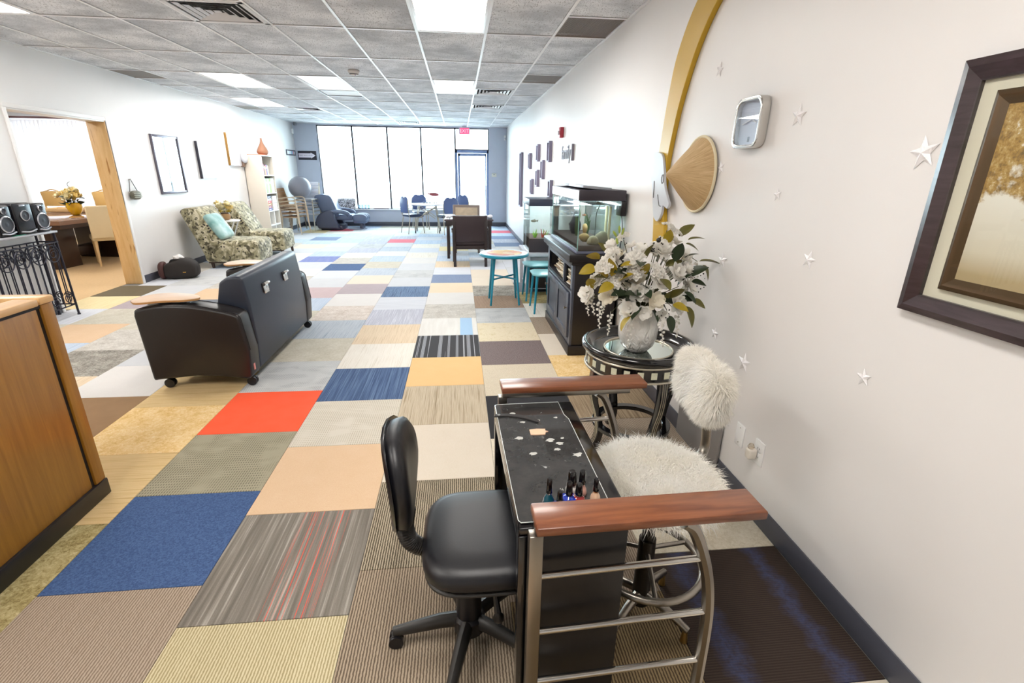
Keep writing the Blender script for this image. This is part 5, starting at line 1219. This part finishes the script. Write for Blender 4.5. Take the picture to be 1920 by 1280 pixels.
# ------------------------------------------------------------------ teal bistro set
M_teal = mat('teal_paint', '1F8CA8', .35); M_teall = mat('teal_seat', '7FBFC8', .3)
bt_ = thing('bistro_table', (.535, 6.02, 0), 'round teal bistro table with a patchwork tiled top', 'table')
MB().lathe([(.0, .585), (.29, .585), (.305, .595), (.305, .61), (.295, .62), (.0, .62)], 40).build('table_top', M_teal, bt_)
MB().lathe([(.22, .6205), (.292, .6205), (.292, .6225), (.22, .6225), (.22, .6205)], 40).build('rim_band', mat('pale_blue_rim', 'C9D8E6', .25), bt_)
t = NT('patchwork_top'); vo = t.n('ShaderNodeTexVoronoi'); t.l(t.coord(), vo.inputs[0]); vo.inputs['Scale'].default_value = 9
t.bsdf(Base_Color=t.ramp(t.n('ShaderNodeSeparateColor', i_0=vo.outputs['Color']).outputs[0], [(0, 'D98A70'), (.3, 'E8C27E'), (.55, 'F0DAB0'), (.75, 'C9605A'), (.9, 'E6B08A')], True), Roughness=.3)
MB().lathe([(0, .6205), (.222, .6205), (.222, .6235), (0, .6235)], 40).build('patchwork_inset', t.m, bt_)
for sx, sy in ((-1, -1), (1, -1), (1, 1), (-1, 1)): MB().tube([(sx*.13, sy*.13, .585), (sx*.175, sy*.19, 0)], [.019, .012], 10).build('leg', M_teal, bt_)
for s_ in (-1, 1): MB().tube([(-.148, s_*-.155, .32), (.148, s_*.155, .32)], .011, 8).build('brace', M_teal, bt_)
def bistro_chair(loc, label):
    o = thing('bistro_chair', loc, label, 'chair', 'teal bistro chairs by the aquariums')
    poly = [(-.2, -.13), (-.2, .13), (-.14, .2), (.18, .17), (.2, .0), (.18, -.17), (-.14, -.2)]
    MB().prism(poly, 2, .44, .458).build('seat', M_teall, o, bev=.006, seg=2)
    for x, y in ((-.15, -.15), (-.15, .15), (.13, -.13), (.13, .13)): MB().tube([(x, y, .44), (x*1.18, y*1.25, 0)], [.018, .011], 10).build('leg', M_teal, o)
    for y in (-.13, 0, .13): MB().tube([(.17, y, .455), (.25, y*1.1, .78)], .01, 8).build('back_spindle', M_teal, o)
    MB().tube(bez([(.25, -.17, .78), (.268, 0, .795), (.25, .17, .78)], 6), .02, 10, flat=.6).build('top_rail', M_teal, o)
    MB().bx(-.16, .15, -.14, .14, .42, .44, .003).build('apron', M_teal, o)
    return o
b1 = bistro_chair((1.02, 5.62, 0), 'teal bistro chair nearest the tall aquarium cabinet'); b1.rotation_euler = (0, 0, 0)
copy_tree(b1, None, 'teal bistro chair farther back, in front of the small aquarium stand', (1.0, 6.21, 0))
# ------------------------------------------------------------------ dark armchair, small desk and chair beyond it
M_esp = mat('espresso_leather', '33262A', .4, bump=.1, bscale=150)
M_espw = mat('espresso_wood', '2A1E1E', .35)
ac = thing('dark_armchair', (.17, 8.7, 0), 'dark brown armchair seen from behind, next to the teal bistro table', 'armchair')
MB().box((0, -.25, .64), (.56, .06, .44), .02, 3, rot=(.04, 0, 0)).build('backrest', M_esp, ac)
MB().box((0, .02, .40), (.54, .52, .1), .03, 3).build('seat', M_esp, ac)
MB().bx(-.25, .25, -.27, -.24, .30, .36, .004).build('seat_rail', M_espw, ac)
for sx in (-1, 1):
    MB().bx(sx*.265-.024, sx*.265+.024, -.285, -.235, 0, .86, .004).build('back_leg', M_espw, ac)
    MB().bx(sx*.285-.022, sx*.285+.022, .22, .265, 0, .62, .004).build('front_leg', M_espw, ac)
    MB().box((sx*.288, -.0, .635), (.055, .52, .035), .012, 2).build('arm', M_espw, ac)
    MB().bx(sx*.28-.012, sx*.28+.012, -.24, .22, .3, .35, .003).build('side_rail', M_espw, ac)
ds = thing('small_dark_desk', (.17, 9.55, 0), 'small dark desk in front of the dark armchair', 'desk')
MB().bx(-.45, .45, -.3, .3, .69, .72, .005).build('desk_top', mat('desk_gloss', '4A3E44', .2, coat=.4), ds)
MB().bx(-.43, .43, -.28, .28, .60, .69, .004).build('drawer_apron', M_espw, ds)
for x in (-.39, .39):
    for y in (-.25, .25): MB().bx(x-.025, x+.025, y-.025, y+.025, 0, .6, .003).build('leg', M_espw, ds)
M_clear = glass('clear_plastic_wrap', 'E6E8F2', refl=.5, rough=.15)
for sx, L in ((-1, 'crumpled clear plastic wrap on the left end of the dark desk'), (1, 'crumpled clear plastic wrap on the right end of the dark desk')):
    g = MB(); r = random.Random(sx+5)
    for k in range(5):
        p = (r.uniform(-.08, .08), r.uniform(-.05, .05), .03+r.uniform(-.005, .02)); g.sphere(p, (r.uniform(.03, .06), r.uniform(.03, .05), .03), 9, 6)
    o = g.build('plastic_wrap', mat('crinkled_plastic', 'E4E6F0', .2, spec=.8)); o.location = (.17+sx*.36, 9.4, .721); tag(o, L, 'plastic wrap')
oc = thing('carved_back_chair', (.14, 10.15, 0), 'wooden chair with framed beige back panel behind the dark desk', 'chair', rz=pi)
M_greyw = mat('grey_brown_wood', '8E7F78', .5)
MB().box((0, -.22, .70), (.55, .04, .42), .01, 2).build('back_frame', M_greyw, oc)
MB().box((0, -.195, .71), (.45, .02, .3), .008, 2).build('back_panel', mat('beige_tapestry', 'C9B8A0', .8, var=.25, vscale=14), oc)
MB().box((0, 0, .44), (.5, .46, .09), .03).build('seat', mat('beige_tapestry', 'C9B8A0', .8), oc)
for sx in (-1, 1):
    for y in (-.22, .2): MB().bx(sx*.23-.022, sx*.23+.022, y-.022, y+.022, 0, .5 if y < 0 else .4, .003).build('leg', M_greyw, oc)

# ------------------------------------------------------------------ round folding table and blue banquet chairs
M_tubew = mat('warm_chrome', 'B8AE9E', .3, metal=.8)
ft = thing('round_folding_table', (-.83, 13.45, 0), 'round white-topped folding table on castors by the windows', 'table')
MB().lathe([(0, .705), (.46, .705), (.47, .71), (.47, .73), (.46, .735), (0, .735)], 40).build('table_top', mat('white_laminate', 'EDEDF2', .2, coat=.3), ft)
for x in (-.32, .3):
    for y in (-.26, .26):
        MB().tube([(x*.7, y, .70), (x, y, .08)], .014, 8).build('leg', M_tubew, ft)
        MB().cyl((x-.012, y, .04), (x+.012, y, .04), .04, n=14).cyl((x, y, .04), (x, y, .09), .01).build('castor', M_charcoal, ft)
for y in (-.26, .26):
    MB().tube([(-.22, y, .66), (.2, y, .38)], .01, 6).build('cross_brace', M_tubew, ft); MB().tube([(.22, y, .66), (-.25, y, .38)], .01, 6).build('cross_brace', M_tubew, ft)
M_blue = mat('blue_vinyl', '5C6E9C', .4, var=.05); M_navy = mat('navy_seat', '2E3A58', .4)
def banquet(loc, rz, label):
    o = thing('banquet_chair', loc, label, 'chair', 'blue banquet chairs around the folding table', rz)
    MB().box((0, .02, .45), (.42, .42, .07), .03, 3).build('seat', M_navy, o)
    out = [(-.17, .52), (-.2, .72), (-.185, .84), (-.12, .915), (-.055, .93), (-.04, .905), (.04, .905), (.055, .93), (.12, .915), (.185, .84), (.2, .72), (.17, .52)]
    MB().prism(out, 1, -.245, -.2).build('backrest', M_blue, o, bev=.012, seg=2)
    for sx in (-1, 1):
        MB().tube(bez([(sx*.18, -.22, .85), (sx*.205, -.235, .7), (sx*.18, -.2, .48), (sx*.19, -.16, .42)], 5), .011, 8).build('back_tube', M_tubew, o)
        MB().tube([(sx*.18, -.17, .42), (sx*.2, -.25, 0)], .0125, 8).build('leg', M_tubew, o)
        MB().tube([(sx*.18, .18, .42), (sx*.2, .22, 0)], .0125, 8).build('leg', M_tubew, o)
    MB().tube([(-.19, .17, .4), (.19, .17, .4)], .01, 6).build('front_rail', M_tubew, o)
    return o
q1 = banquet((-1.22, 13.3, 0), R_(-56), 'blue banquet chair on the left of the folding table, side on')
copy_tree(q1, None, 'blue banquet chair behind the folding table on the left', (-1.08, 14.2, 0), R_(192))
copy_tree(q1, None, 'blue banquet chair right of the folding table, nearest the dark desk', (-.31, 13.1, 0), R_(24))
copy_tree(q1, None, 'blue banquet chair farthest right, against the glass door', (-.05, 14.13, 0), R_(140))
bw = thing('fish_ornament', (-.66, 13.55, .735), 'reddish fish-shaped ornament on the folding table', 'ornament')
MB().lathe([(.05, 0), (.055, .008), (.012, .02), (.01, .17)], 16).build('stand', M_tubew, bw)
g = MB().sphere((0, 0, .23), (.13, .035, .045), 20, 10); g.v = [(x, y, z+.9*x*x*(-1 if x < 0 else 1)*-.8) for x, y, z in g.v]
g.build('body', mat('red_glass', '9A4A52', .2, var=.3, vscale=30), bw); MB().prism([(-.11, .235), (-.19, .34), (-.15, .25), (-.17, .22)], 1, -.006, .006).build('tail', mat('red_glass', '9A4A52', .2), bw)
o = MB(); [o.sphere((-.16+k*.08, 0, .012), (.045, .03, .014), 10, 6) for k in range(5)]
o = o.build('wavy_napkin', mat('grey_paper', '9A94A0', .6)); o.location = (-.78, 13.7, .735); tag(o, 'low wavy grey strip lying on the folding table', 'napkin')

# ------------------------------------------------------------------ massage chair
M_mass = mat('grey_blue_leather', '5E6A84', .35, var=.1, vscale=4); M_massd = mat('dark_grey_leather', '40455A', .4)
mc = thing('massage_chair', (-3.3, 14.2, 0), 'reclined dark grey massage chair with leg rest by the windows', 'armchair')
poly = [(p[0], p[1]) for p in bez([(-.3, .3, 0), (-.42, .55, 0), (-.52, .8, 0), (-.5, .89, 0), (-.38, .92, 0), (-.2, .91, 0), (-.1, .85, 0), (.0, .6, 0), (.1, .36, 0)], 5)]
MB().prism(poly, 1, -.27, .27).build('backrest', M_mass, mc, bev=.04, seg=3, angle=60)
MB().sphere((-.23, -.0, .6), (.1, .2, .22), 16, 10, Matrix.Rotation(0, 4, 'Y')).build('back_cushion', M_mass, mc)
MB().box((.12, 0, .33), (.6, .5, .16), .05, 3).build('seat', M_mass, mc)
for s_ in (-1, 1):
    pl = [(p[0], p[1]) for p in bez([(-.45, .05, 0), (-.5, .25, 0), (-.4, .42, 0), (-.2, .52, 0), (-.05, .50, 0), (.0, .3, 0), (.1, .05, 0)], 5)]
    MB().prism(pl, 1, s_*.37-.09, s_*.37+.09).build('side_panel', M_massd, mc, bev=.03, seg=3, angle=60)
    MB().tube(bez([(-.12, s_*.36, .47), (.1, s_*.36, .49), (.3, s_*.36, .45), (.36, s_*.36, .38)], 6), .055, 12).build('arm_pad', M_mass, mc)
lr = MB().box((.6, 0, .24), (.36, .5, .14), .05, 3).build('leg_rest', M_mass, mc)
for y in (-.23, -.0, .23): MB().sphere((.6, y, .31), (.2, .07, .11), 16, 10, e=.8).build('calf_ridge', M_mass, lr)
MB().box((.62, 0, .1), (.1, .3, .2), .03, 2).build('rest_post', M_massd, mc)
MB().lathe([(.0, 0), (.24, 0), (.24, .02), (.1, .04), (0, .04)], 28, (.5, 0, 0)).build('floor_plate', mat('pale_plate', '9AA2B4', .3), mc)
MB().bx(-.42, .15, -.3, .3, 0, .12, .02).build('base', M_massd, mc)

# ------------------------------------------------------------------ stacked chairs and exercise ball
M_chw = wood('chestnut_slats', '8A6440', 'A87C50', (6, 6, 1), .5); M_bge = mat('beige_tube', 'C9B49C', .4, metal=.3)
def stack_chair(loc, rz, label, seatm, tube, group, arms=True):
    o = thing('stacking_chair', loc, label, 'chair', group, rz)
    for k in range(4): MB().box((-.15+k*.1, 0, .425), (.085, .42, .018), .006).build('seat_slat', seatm, o)
    for k in range(3): MB().box((-.235-.02*k, 0, .60+k*.1), (.016, .42, .08), .005, rot=(0, -.2, 0)).build('back_slat', seatm, o)
    for y in (-.23, .23):
        if arms: MB().tube(bez([(-.30, y, .82), (-.25, y, .62), (.0, y, .63), (.17, y, .63), (.23, y, .57), (.24, y, .3), (.26, y, 0)], 5), .012, 8).build('arm_leg', tube, o)
        else: MB().tube([(.2, y, .42), (.23, y, 0)], .012, 8).build('front_leg', tube, o)
        MB().tube(bez([(-.3, y, .82), (-.2, y, .42), (-.26, y, 0)], 5), .012, 8).build('back_leg', tube, o)
        MB().tube([(-.2, y, .41), (.24, y, .41)], .01, 6).build('seat_rail', tube, o)
    return o
k1 = stack_chair((-4.13, 13.15, 0), R_(-12), 'bottom brown slatted chair of the stack beside the bookshelf', M_chw, M_bge, 'brown slatted chairs in a stack')
for k, L in enumerate(('second brown slatted chair up in the stack beside the bookshelf', 'third brown slatted chair up in the stack beside the bookshelf', 'top brown slatted chair of the stack, under the silver ball')):
    copy_tree(k1, None, L, (-4.13-.012*(k+1), 13.15, .085*(k+1)), R_(-12))
M_whp = mat('white_plastic', 'E6E6EE', .35)
k2 = stack_chair((-3.98, 13.85, 0), R_(-100), 'bottom white chair of the stack near the window corner', M_whp, M_tubew, 'white chairs in a stack', False)
for k, L in enumerate(('second white chair up in the stack near the window corner', 'third white chair up in the stack near the window corner', 'fourth white chair up in the stack near the window corner', 'top white chair of the stack near the window corner')):
    copy_tree(k2, None, L, (-3.98, 13.85, .097*(k+1)), R_(-100))
ball = thing('exercise_ball', (-4.09, 13.72, 1.10), 'large silver grey exercise ball resting on the stacked chairs', 'ball')
MB().sphere((0, 0, 0), .275, 40, 24).build('ball', mat('silver_vinyl', '8A8A94', .35), ball)
for k in range(-4, 5): MB().tube([(cos(2*pi*j/40)*math.sqrt(.2765**2-(k*.03)**2), sin(2*pi*j/40)*math.sqrt(.2765**2-(k*.03)**2), k*.03) for j in range(40)], .0012, 4, closed=True).build('rib', mat('silver_vinyl', '8A8A94', .35), ball)

# ------------------------------------------------------------------ bookshelf
M_shelf = mat('white_shelf', 'EFECE8', .45); M_shelfs = mat('cream_side', 'E6DCCE', .5)
SXa, SXb, SYa, SYb = -.2, .17, -.32, .32
bs_ = thing('bookshelf', (-4.265, 11.7, 0), 'tall narrow white bookshelf against the left wall', 'bookshelf')
MB().bx(SXa, SXb, SYa, SYa+.02, 0, 1.82, .002).build('side_panel', M_shelfs, bs_); MB().bx(SXa, SXb, SYb-.02, SYb, 0, 1.82, .002).build('side_panel', M_shelfs, bs_)
MB().bx(SXa, SXa+.01, SYa, SYb, 0, 1.82).build('back_panel', M_shelf, bs_)
ZS = [.06, .36, .66, 1.03, 1.40, 1.80]
for z in ZS: MB().bx(SXa+.01, SXb, SYa+.02, SYb-.02, z, z+.022, .002).build('shelf', M_shelf, bs_)
MB().bx(SXa+.01, SXb, -.01, .01, .082, .66, .002).build('divider', M_shelf, bs_)
r_ = random.Random(41)
def book(y, z, w_, h, d, c, label, group, kind='book', cat='book'):
    o = thing(kind, (-4.265+SXb-.02-d/2, 11.7+y+w_/2, z), label, cat, group)
    MB().box((0, 0, h/2), (d, w_, h), .002, 1).build('cover', mat('cover_'+c, c, .5), o)
    MB().box((d/2+.0004, 0, h*.7), (.0012, w_*.6, h*.18)).build('spine_label', mat('cover_label', 'F2F0EA', .6), o)
y = -.29
for k, c in enumerate(['7A4E8A', 'C03A4A', '5A3A2E', 'D8A04A', 'B04A78', '4A4A7A', 'E8E2DA']):
    w_ = r_.uniform(.03, .055); book(y, ZS[4]+.022, w_, r_.uniform(.15, .24), .2, c, '%s book on the top shelf of the bookshelf' % ['purple', 'crimson', 'dark brown', 'mustard', 'magenta', 'indigo', 'off-white'][k], 'books in the bookshelf'); y += w_+.004
y = -.285
for k, c in enumerate(['C6DCC8', 'A8C87A', 'D8E6D6', '9ABF4E', 'CFE0CC', 'DDE6D8']):
    book(y, ZS[3]+.022, .085, .30, .24, c, 'green and white binder on the second shelf, %s of the row' % ['first', 'second', 'third', 'fourth', 'fifth', 'last'][k], 'binders in the bookshelf', 'binder', 'binder'); y += .092
y0_ = ZS[2]+.022
for k, c in enumerate(['4A5AA8', 'A84A6A', 'C88A4A', 'E2342C', 'DADCE4', '33426E']):
    o = thing('box_file', (-4.265+.05, 11.7-.16, y0_+k*.052), 'storage box on the third shelf, %s' % ['indigo at the bottom', 'rose', 'ochre', 'bright red', 'pale grey', 'navy at the top'][k], 'box', 'boxes stacked in the bookshelf')
    MB().box((0, 0, .025), (.2, .24, .05), .003, 1).build('body', mat('cover_'+c, c, .5), o); MB().bx(.1, .1012, -.05, .05, .015, .035).build('box_label', mat('cover_label', 'F2F0EA', .6), o)
for k in range(4):
    o = thing('paper_stack', (-4.265+.05, 11.7+.15, y0_+k*.075), 'white paper stack on the third shelf, %s' % ['at the bottom', 'second up', 'third up', 'on top'][k], 'paper', 'white paper stacks in the bookshelf')
    MB().box((0, 0, .036), (.21, .26, .07), .003, 1).build('sheets', mat('cover_label', 'F2F0EA', .6), o)
vt = MB().lathe([(0, 0), (.08, 0), (.11, .03), (.115, .07), (.09, .13), (.05, .2), (.025, .26), (.018, .31), (.022, .33), (.014, .33), (.0, .3)], 32).build('terracotta_vase', mat('terracotta', 'B58468', .6, var=.1), angle=60)
vt.location = (-4.2, 11.8, 1.8225+.012); tag(vt, 'terracotta bottle vase on top of the bookshelf', 'vase')
o = MB().box((0, 0, .006), (.3, .5, .012), .003).build('orange_folder', mat('orange_card', 'E07848', .6)); o.location = (-4.265, 11.68, 1.8222); tag(o, 'orange folder lying flat under the terracotta vase', 'folder')
o = thing('wall_sconce', (XL, 11.28, 1.7), 'small round frosted wall lamp beside the bookshelf', 'wall lamp')
MB().sphere((.07, 0, .06), (.07, .09, .11), 18, 12).build('shade', mat('frosted_shade', 'DADADF', .5), o); MB().bx(0, .06, -.05, .05, -.12, -.02, .01).build('bracket', mat('sconce_brown', '8A6E5E', .5), o)

# ------------------------------------------------------------------ left wall pictures
def wall_frame(y0, y1, z0, z1, b, d, m, inner, label, cat, nm):
    o = thing(nm, (XL, (y0+y1)/2, (z0+z1)/2), label, cat); w_, h = y1-y0, z1-z0
    for s_ in (-1, 1):
        MB().bx(0, d, s_*(w_/2-b/2)-b/2, s_*(w_/2-b/2)+b/2, -h/2, h/2, .004).build('frame_bar', m, o)
        MB().bx(0, d, -w_/2+b, w_/2-b, s_*(h/2-b/2)-b/2, s_*(h/2-b/2)+b/2, .004).build('frame_bar', m, o)
    MB().bx(.004, d*.5, -w_/2+b*.8, w_/2-b*.8, -h/2+b*.8, h/2-b*.8).build('panel', inner, o)
    return o
M_mirror = mat('mirror_silver', 'EDF0F4', .03, metal=1)
wall_frame(8.19, 8.92, 1.17, 2.015, .035, .03, mat('pewter_frame', '6A6672', .3, metal=.5), M_mirror, 'tall pewter-framed mirror on the left wall above the floral chair', 'mirror', 'wall_mirror')
def canvas(y0, y1, z0, z1, m, label):
    o = thing('wall_canvas', (XL, (y0+y1)/2, (z0+z1)/2), label, 'picture'); w_, h = y1-y0, z1-z0
    MB().bx(.002, .04, -w_/2+.006, w_/2, -h/2, h/2, .003).build('canvas', mat('glossy_white_print', 'F4F4F8', .12, coat=.6), o)
    MB().bx(.0, .042, -w_/2-.006, -w_/2+.007, -h/2, h/2, .002).build('edge_bar', m, o)
    MB().bx(.0, .040, -w_/2+.007, w_/2, -h/2-.004, -h/2+.002).build('lower_edge', mat('pale_edge', 'C9CCD8', .4), o)
canvas(9.48, 10.15, 1.375, 1.985, mat('slim_black_frame', '3A3A48', .4), 'white canvas with dark near edge on the left wall, between mirror and gilt canvas')
canvas(10.68, 11.2, 1.605, 2.205, mat('gilt_edge_frame', 'A07838', .35, metal=.3), 'white canvas with gilt near edge on the left wall, nearest the bookshelf')
o = wall_frame(14.2, 14.93, 1.89, 2.03, .03, .02, mat('slim_black_frame', '3A3A48', .4), mat('certificate', 'DDE0EA', .5), 'small wide black-framed plaque in the far left corner', 'plaque', 'wall_plaque')
for k, c in enumerate(('8AC0C0', 'B09AD8', 'D8B09A')): MB().bx(.0105, .0115, .02+k*.08, .09+k*.08, -.04, .04).build('colour_bar', mat('bar_'+c, c, .5), o)
pu = thing('hanging_purse', (XL, 7.52, 1.135), 'small grey purse hanging on the left wall beside the pine jamb', 'purse')
g = MB().sphere((.035, 0, .055), (.035, .1, .06), 18, 10, e=.7); g.build('pouch', mat('grey_green_leather', '6E6E60', .5, var=.3, vscale=30), pu)
for z in (.03, .055, .08): MB().tube([(.068, -.085, z), (.073, 0, z-.004), (.068, .085, z)], .005, 6).build('fold_band', mat('pale_band', 'B8B8A8', .5), pu)
MB().tube([(.02, -.085, .1), (.012, -.03, .255), (.012, .0, .26), (.02, .085, .1)], .005, 6).build('strap', M_black, pu)
MB().cyl((.0, -.02, .258), (.03, -.02, .262), .006, n=8).build('hook', M_steel, pu)

# ------------------------------------------------------------------ far wall fittings
sg_ = thing('arrow_sign', (-4.16, YF-.001, 1.905), 'black sign with white right-pointing arrow on the far left pier', 'sign')
MB().bx(-.245, .245, -.015, 0, -.118, .118, .003).build('board', mat('sign_black', '2A2838', .5), sg_)
MB().prism([(-.225, -.055), (.10, -.055), (.10, -.075), (.225, 0), (.10, .075), (.10, .055), (-.225, .055)], 1, -.018, -.015).build('arrow', mat('sign_white', 'EDE6F2', .5), sg_)
text('lettering', 'ONE WAY OUT', .052, mat('sign_grey', '8A8090', .5), sg_, (-.04, -.0185, 0), (pi/2, 0, 0))
ex = thing('exit_sign', (.18, YF-.28, 2.60), 'red lit exit sign hanging in front of the door transom', 'sign')
MB().bx(-.15, .15, -.02, .02, -.09, .09, .005).build('housing', mat('exit_grey', 'B9BCCB', .4), ex)
MB().bx(-.125, .125, -.0215, -.02, -.075, .075).build('face', mat('exit_pink', 'E8507A', .5, emit=.7), ex)
text('lettering', 'EXIT', .125, mat('exit_white', 'F6D8E0', .5, emit=.4), ex, (0, -.0225, -.005), (pi/2, 0, 0))
MB().bx(-.06, .06, -.03, .03, .09, .125, .004).build('canopy', mat('exit_grey', 'B9BCCB', .4), ex)
for s_ in (-1, 1): MB().tube([(s_*.15, 0, 0), (s_*.2, 0, .005)], .006, 6).sphere((s_*.205, 0, .005), .018, 10, 6).build('lamp_head', mat('mid_grey', '8B8F96', .4), ex)
o = thing('thermostat', (1.02, YF, 1.45), 'beige thermostat with cover on the grey pier right of the door', 'thermostat'); MB().bx(-.07, .07, -.03, 0, -.05, .05, .006).build('case', mat('beige_plastic', 'DAD8CC', .5), o); MB().bx(-.02, .02, -.033, -.03, .005, .03).build('display', mat('mid_grey', '8B8F96', .4), o)
for x, y, z, L, rz in ((1.33, YF, 2.46, 'white motion sensor high in the far right corner', 0), (-4.43, YF-.25, 2.5, 'white motion sensor high in the far left corner', pi/2)):
    o = thing('motion_sensor', (x, y, z), L, 'sensor', None, rz); MB().box((0, -.025, 0), (.06, .05, .13), .015, 3).build('case', M_white, o); MB().sphere((0, -.05, -.02), (.022, .008, .03), 12, 8).build('lens', mat('lens_grey', 'C9CCD6', .3), o)
o = thing('security_camera', (-4.36, YF-.12, HC-.05), 'tiny dome camera where ceiling and far left corner meet', 'camera'); MB().lathe([(.045, .05), (.05, .02), (.035, -.02), (0, -.035)], 18).build('dome', mat('mid_grey', '8B8F96', .4), o)
o = thing('smoke_detector', (-1.273, 7.014, HC), 'round smoke detector on the ceiling', 'smoke detector')
MB().lathe([(.07, .0), (.072, -.015), (.05, -.045), (.03, -.055), (0, -.058)], 28).build('case', mat('detector_cream', 'CFC8C4', .5), o); MB().lathe([(.052, -.036), (.054, -.04), (.05, -.046)], 28).build('vent_ring', M_ventdark, o)
MB().sphere((.02, -.03, -.056), .006, 8, 6).build('indicator', mat('violet_led', '6A50A0', .3), o)

# sill: pillow, glasses
t = NT('black_white_print'); v = t.coord(); t.bsdf(Base_Color=t.ramp(t.noise(v, 28, 3, .6, 2), [(.46, '2E2A34'), (.5, 'E8E6EA')], True), Roughness=.7)
o = cushion(.5, .34, .12).build('patterned_pillow', t.m, angle=80); o.rotation_euler = (R_(62), 0, R_(4)); o.location = (-3.2, 14.86, .62); tag(o, 'black and white patterned pillow on the window sill', 'pillow')
for k in range(4):
    o = thing('glass_tumbler', (-2.86+k*.085, 14.93, .4855), 'clear tumbler on the window sill, %s from the left' % ['first', 'second', 'third', 'fourth'][k], 'glass', 'clear tumblers on the window sill')
    MB().lathe([(.0, .004), (.03, .004), (.034, .12), (.036, .12), (.032, 0), (0, 0)], 18).build('tumbler', glass('tumbler_glass', 'D8E2EE', refl=.4), o)
o = MB().bx(-.22, .22, -.03, .03, 0, .03, .008).build('window_stick', mat('brown_grey', '7A6E74', .6)); o.location = (-2.25, 14.94, .4855); tag(o, 'dark stick lying on the window sill', 'stick')

# ------------------------------------------------------------------ right wall: small frames, letters, alarm
M_fr2 = mat('violet_grey_frame', '8E88A2', .45)
def rframe(y, z0, z1, w_, d, label):
    o = thing('wall_photo', (XR, y, (z0+z1)/2), label, 'picture frame', 'narrow frames on the far right wall'); h = z1-z0
    for s_ in (-1, 1): MB().bx(-d, 0, s_*(w_/2-.012)-.012, s_*(w_/2-.012)+.012, -h/2, h/2, .002).build('frame_bar', M_fr2, o); MB().bx(-d, 0, -w_/2+.024, w_/2-.024, s_*(h/2-.012)-.012, s_*(h/2-.012)+.012, .002).build('frame_bar', M_fr2, o)
    MB().bx(-d*.4, -.001, -w_/2+.02, w_/2-.02, -h/2+.02, h/2-.02).build('photo', mat('photo_pale', 'E6E6EE', .4), o)
rframe(11.25, .83, 1.955, .3, .05, 'tall narrow frame nearest the far right corner, reaching low')
for y, z0, z1, L in ((9.88, 1.61, 1.90, 'small frame second from the far corner, upper row'), (8.86, 1.73, 2.01, 'small frame third from the far corner, top row'), (7.75, 1.705, 2.0, 'small frame nearest the word letters, top row'), (8.34, 1.45, 1.745, 'small frame in the middle of the group'),
                     (8.88, 1.32, 1.60, 'thin small frame below the top row'), (9.55, 1.165, 1.44, 'small frame lowest on the left of the group'), (7.57, 1.20, 1.455, 'small frame half hidden by the aquarium hood')): rframe(y, z0, z1, .2, .05, L)
lw_ = thing('word_letters', (XR, 6.6, 1.8), 'dark cut-out script word on the right wall above the aquariums', 'wall decoration')
text('letters', 'family', .24, mat('dark_letters', '7C7684', .5), lw_, (-.004, .02, 0), (pi/2, 0, -pi/2), .004)
MB().bx(-.03, 0, -.43, -.40, -.1, .09, .002).build('end_bar', mat('dark_letters', '7C7684', .5), lw_)
fa = thing('fire_alarm', (XR, 6.89, 2.06), 'red fire alarm strobe on the right wall', 'fire alarm'); MB().bx(-.05, 0, -.05, .05, -.065, .065, .006).build('case', mat('alarm_red', 'B83A4A', .4), fa); MB().bx(-.075, -.05, -.02, .03, -.03, .02, .008).build('strobe', mat('clear_strobe', 'E6E6F0', .2), fa)
o = thing('wall_socket', (XR, 9.2, .35), 'white wall socket low on the right wall beyond the aquariums', 'outlet'); MB().bx(-.006, 0, -.035, .035, -.057, .057, .002).build('plate', M_white, o); MB().bx(-.008, -.005, -.015, .015, -.03, .03, .002).build('socket', mat('mid_grey', '8B8F96', .4), o)
